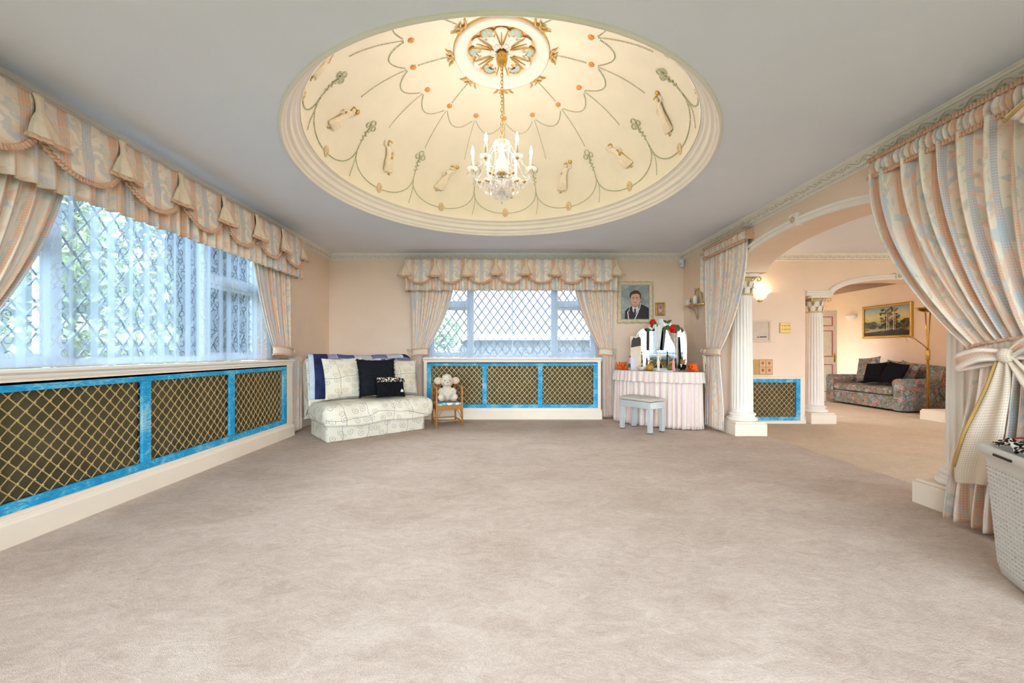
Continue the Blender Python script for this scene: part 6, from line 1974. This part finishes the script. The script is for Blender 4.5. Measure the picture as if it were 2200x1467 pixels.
L2 = m_leafs('dark_leaves', rgb(64, 84, 56), rgb(116, 134, 92))
BARK = plain('bark', rgb(96, 84, 70), .9, var=.2)
cr1 = crown_mesh('crown', 1, 5200, 1.5, 1.7, L1); cr2 = crown_mesh('crown', 2, 5200, 1.6, 1.9, L2)
trunk = MB().tube([(0, 0, -.5), (.05, 0, .6), (-.04, .05, 1.6), (.05, 0, 2.6)], [.13, .11, .09, .05], 8).mesh('trunk', BARK, True)
def tree(label, x, y, me, s=1.0, cz=1.9, rz=0.0):
    t = thing('tree', label, 'tree', (x, y, -.35), rz, 'garden trees outside the windows')
    share('crown', me, t, Matrix.Translation((0, 0, cz)) @ Matrix.Scale(s, 4)); share('trunk', trunk, t, Matrix.Identity(4))
GL = 'leafy garden tree behind the hedge before the lace curtained window'
for i, (x, y, me, s, h) in enumerate(((-8.8, 4.6, cr1, 1.08, 2.8), (-8.9, 8.7, cr2, 1.08, 2.9), (-9.0, 12.9, cr1, 1.12, 2.9), (-14.6, 6.4, cr2, 1.5, 3.2), (-14.8, 12.6, cr1, 1.5, 3.2), (-14.6, 18.8, cr2, 1.5, 3.2), (-22, 9.5, cr2, 2.2, 4.6), (-22, 18.5, cr1, 2.2, 4.6), (-21, 28, cr2, 2.2, 4.6))):
    tree(GL, x, y, me, s, h, i * 1.3)
hg = thing('garden_hedge', 'clipped leafy hedge outside the lace curtained window', 'hedge', (-6.3, 7.0, -.35))
r = random.Random(9); hm = MB()
for i in range(9000):
    p = Vector((r.uniform(-.35, .35), r.uniform(-5, 5), r.uniform(.1, 1.75) + .12 * sin(i)))
    x = Vector((r.gauss(0, 1), r.gauss(0, 1), r.gauss(0, 1))).normalized(); y = x.orthogonal().normalized(); q = .08 * r.uniform(.6, 1.3)
    hm.add([p - x * q, p + y * q * .5, p + x * q, p - y * q * .5], [(0, 1, 2, 3)])
hm.build('foliage', L1, hg, kind='stuff', fix=False)
MB().box(-.25, .25, -5, 5, 0, 1.55).build('stems', plain('hedge_stems', rgb(58, 64, 40), .9, var=.3), hg)
tree('sunlit leafy shrub outside the futon end of the leaded window', -2.35, 11.2, cr1, .72, 1.5, .4)
tree('dark leafy tree beside the neighbouring roof outside the leaded window', -6.2, 17.5, cr2, 1.4, 2.4, 2.0)
fn_ = thing('garden_fence', 'weathered board fence outside the leaded end window', 'fence', (.9, 9.0, -.35))
FW = plain('weathered_fence', rgb(96, 98, 100), .8, var=.12, vscale=8)
bd = MB().box(0, .145, 0, .022, 0, 1.45).mesh('board', FW)
for i in range(34): share('board', bd, fn_, Matrix.Translation((-2.0 + i * .152, 0, 0)))
for z in (.25, 1.2): MB().box(-2.0, 3.2, .022, .07, z, z + .08).build('rail', FW, fn_)
hs = thing('neighbour_house', 'neighbouring house with pale wall and brown tiled roof', 'house', (1.6, 13.5, -.35))
MB().box(-3.2, 4.5, 0, 5, 0, 1.9).build('wall', plain('render_pale', rgb(150, 150, 150), .8), hs)
RT = plain('roof_tiles', rgb(92, 80, 78), .8, var=.12, vscale=10)
MB().prism([(-.5, 1.85), (2.6, 4.9), (5.6, 1.85)], -3.6, 4.9, lambda a, b_, d: (d, a, b_)).build('roof', RT, hs)
MB().box(-3.6, 4.9, -.56, -.46, 1.78, 1.98).build('gutter_board', WHITE, hs)
# unseen ceiling lamps added to brighten the lobby and the sitting room
for lab, x, y, zc in (('round opal ceiling lamp in the lobby', 6.1, 2.6, H), ('round opal ceiling lamp in the sitting room', 5.7, 7.4, 2.48)):
    cl_ = thing('ceiling_lamp', lab, 'ceiling light', (x, y, zc))
    MB().lathe([(.09, 0), (.09, -.02), (.20, -.03), (.21, -.045), (.16, -.085), (.08, -.105), (.001, -.11)], n=32, caps=False).build('shade', emis('opal_shade', (1.0, .88, .72, 1), 2.5), cl_, smooth=True)
    MB().lathe([(.215, -.025), (.222, -.036), (.215, -.047)], n=32, caps=False).build('rim', BRASS, cl_, smooth=True)
    d = bpy.data.lights.new('lamp_light', 'POINT'); d.energy = FILL_W; d.color = (1.0, .84, .66); d.shadow_soft_size = .12
    o = bpy.data.objects.new('lamp_light', d); COL.objects.link(o); o.parent = cl_; o.location = (0, 0, -.26)
# daylight portals in the window openings
portal((XL - .22, 3.23, 1.63), (0, -PI / 2, 0), 1.36, 2.86)
portal((.09, YB + .22, 1.63), (-PI / 2, 0, 0), 2.72, 1.36)
portal((0, YF - .22, 1.285), (PI / 2, 0, 0), 5.2, 2.27)
portal((5.85, YF - .22, 1.285), (PI / 2, 0, 0), 3.9, 2.27)
portal((3.28, 7.9, 1.275), (0, -PI / 2, 0), 2.05, 2.3)
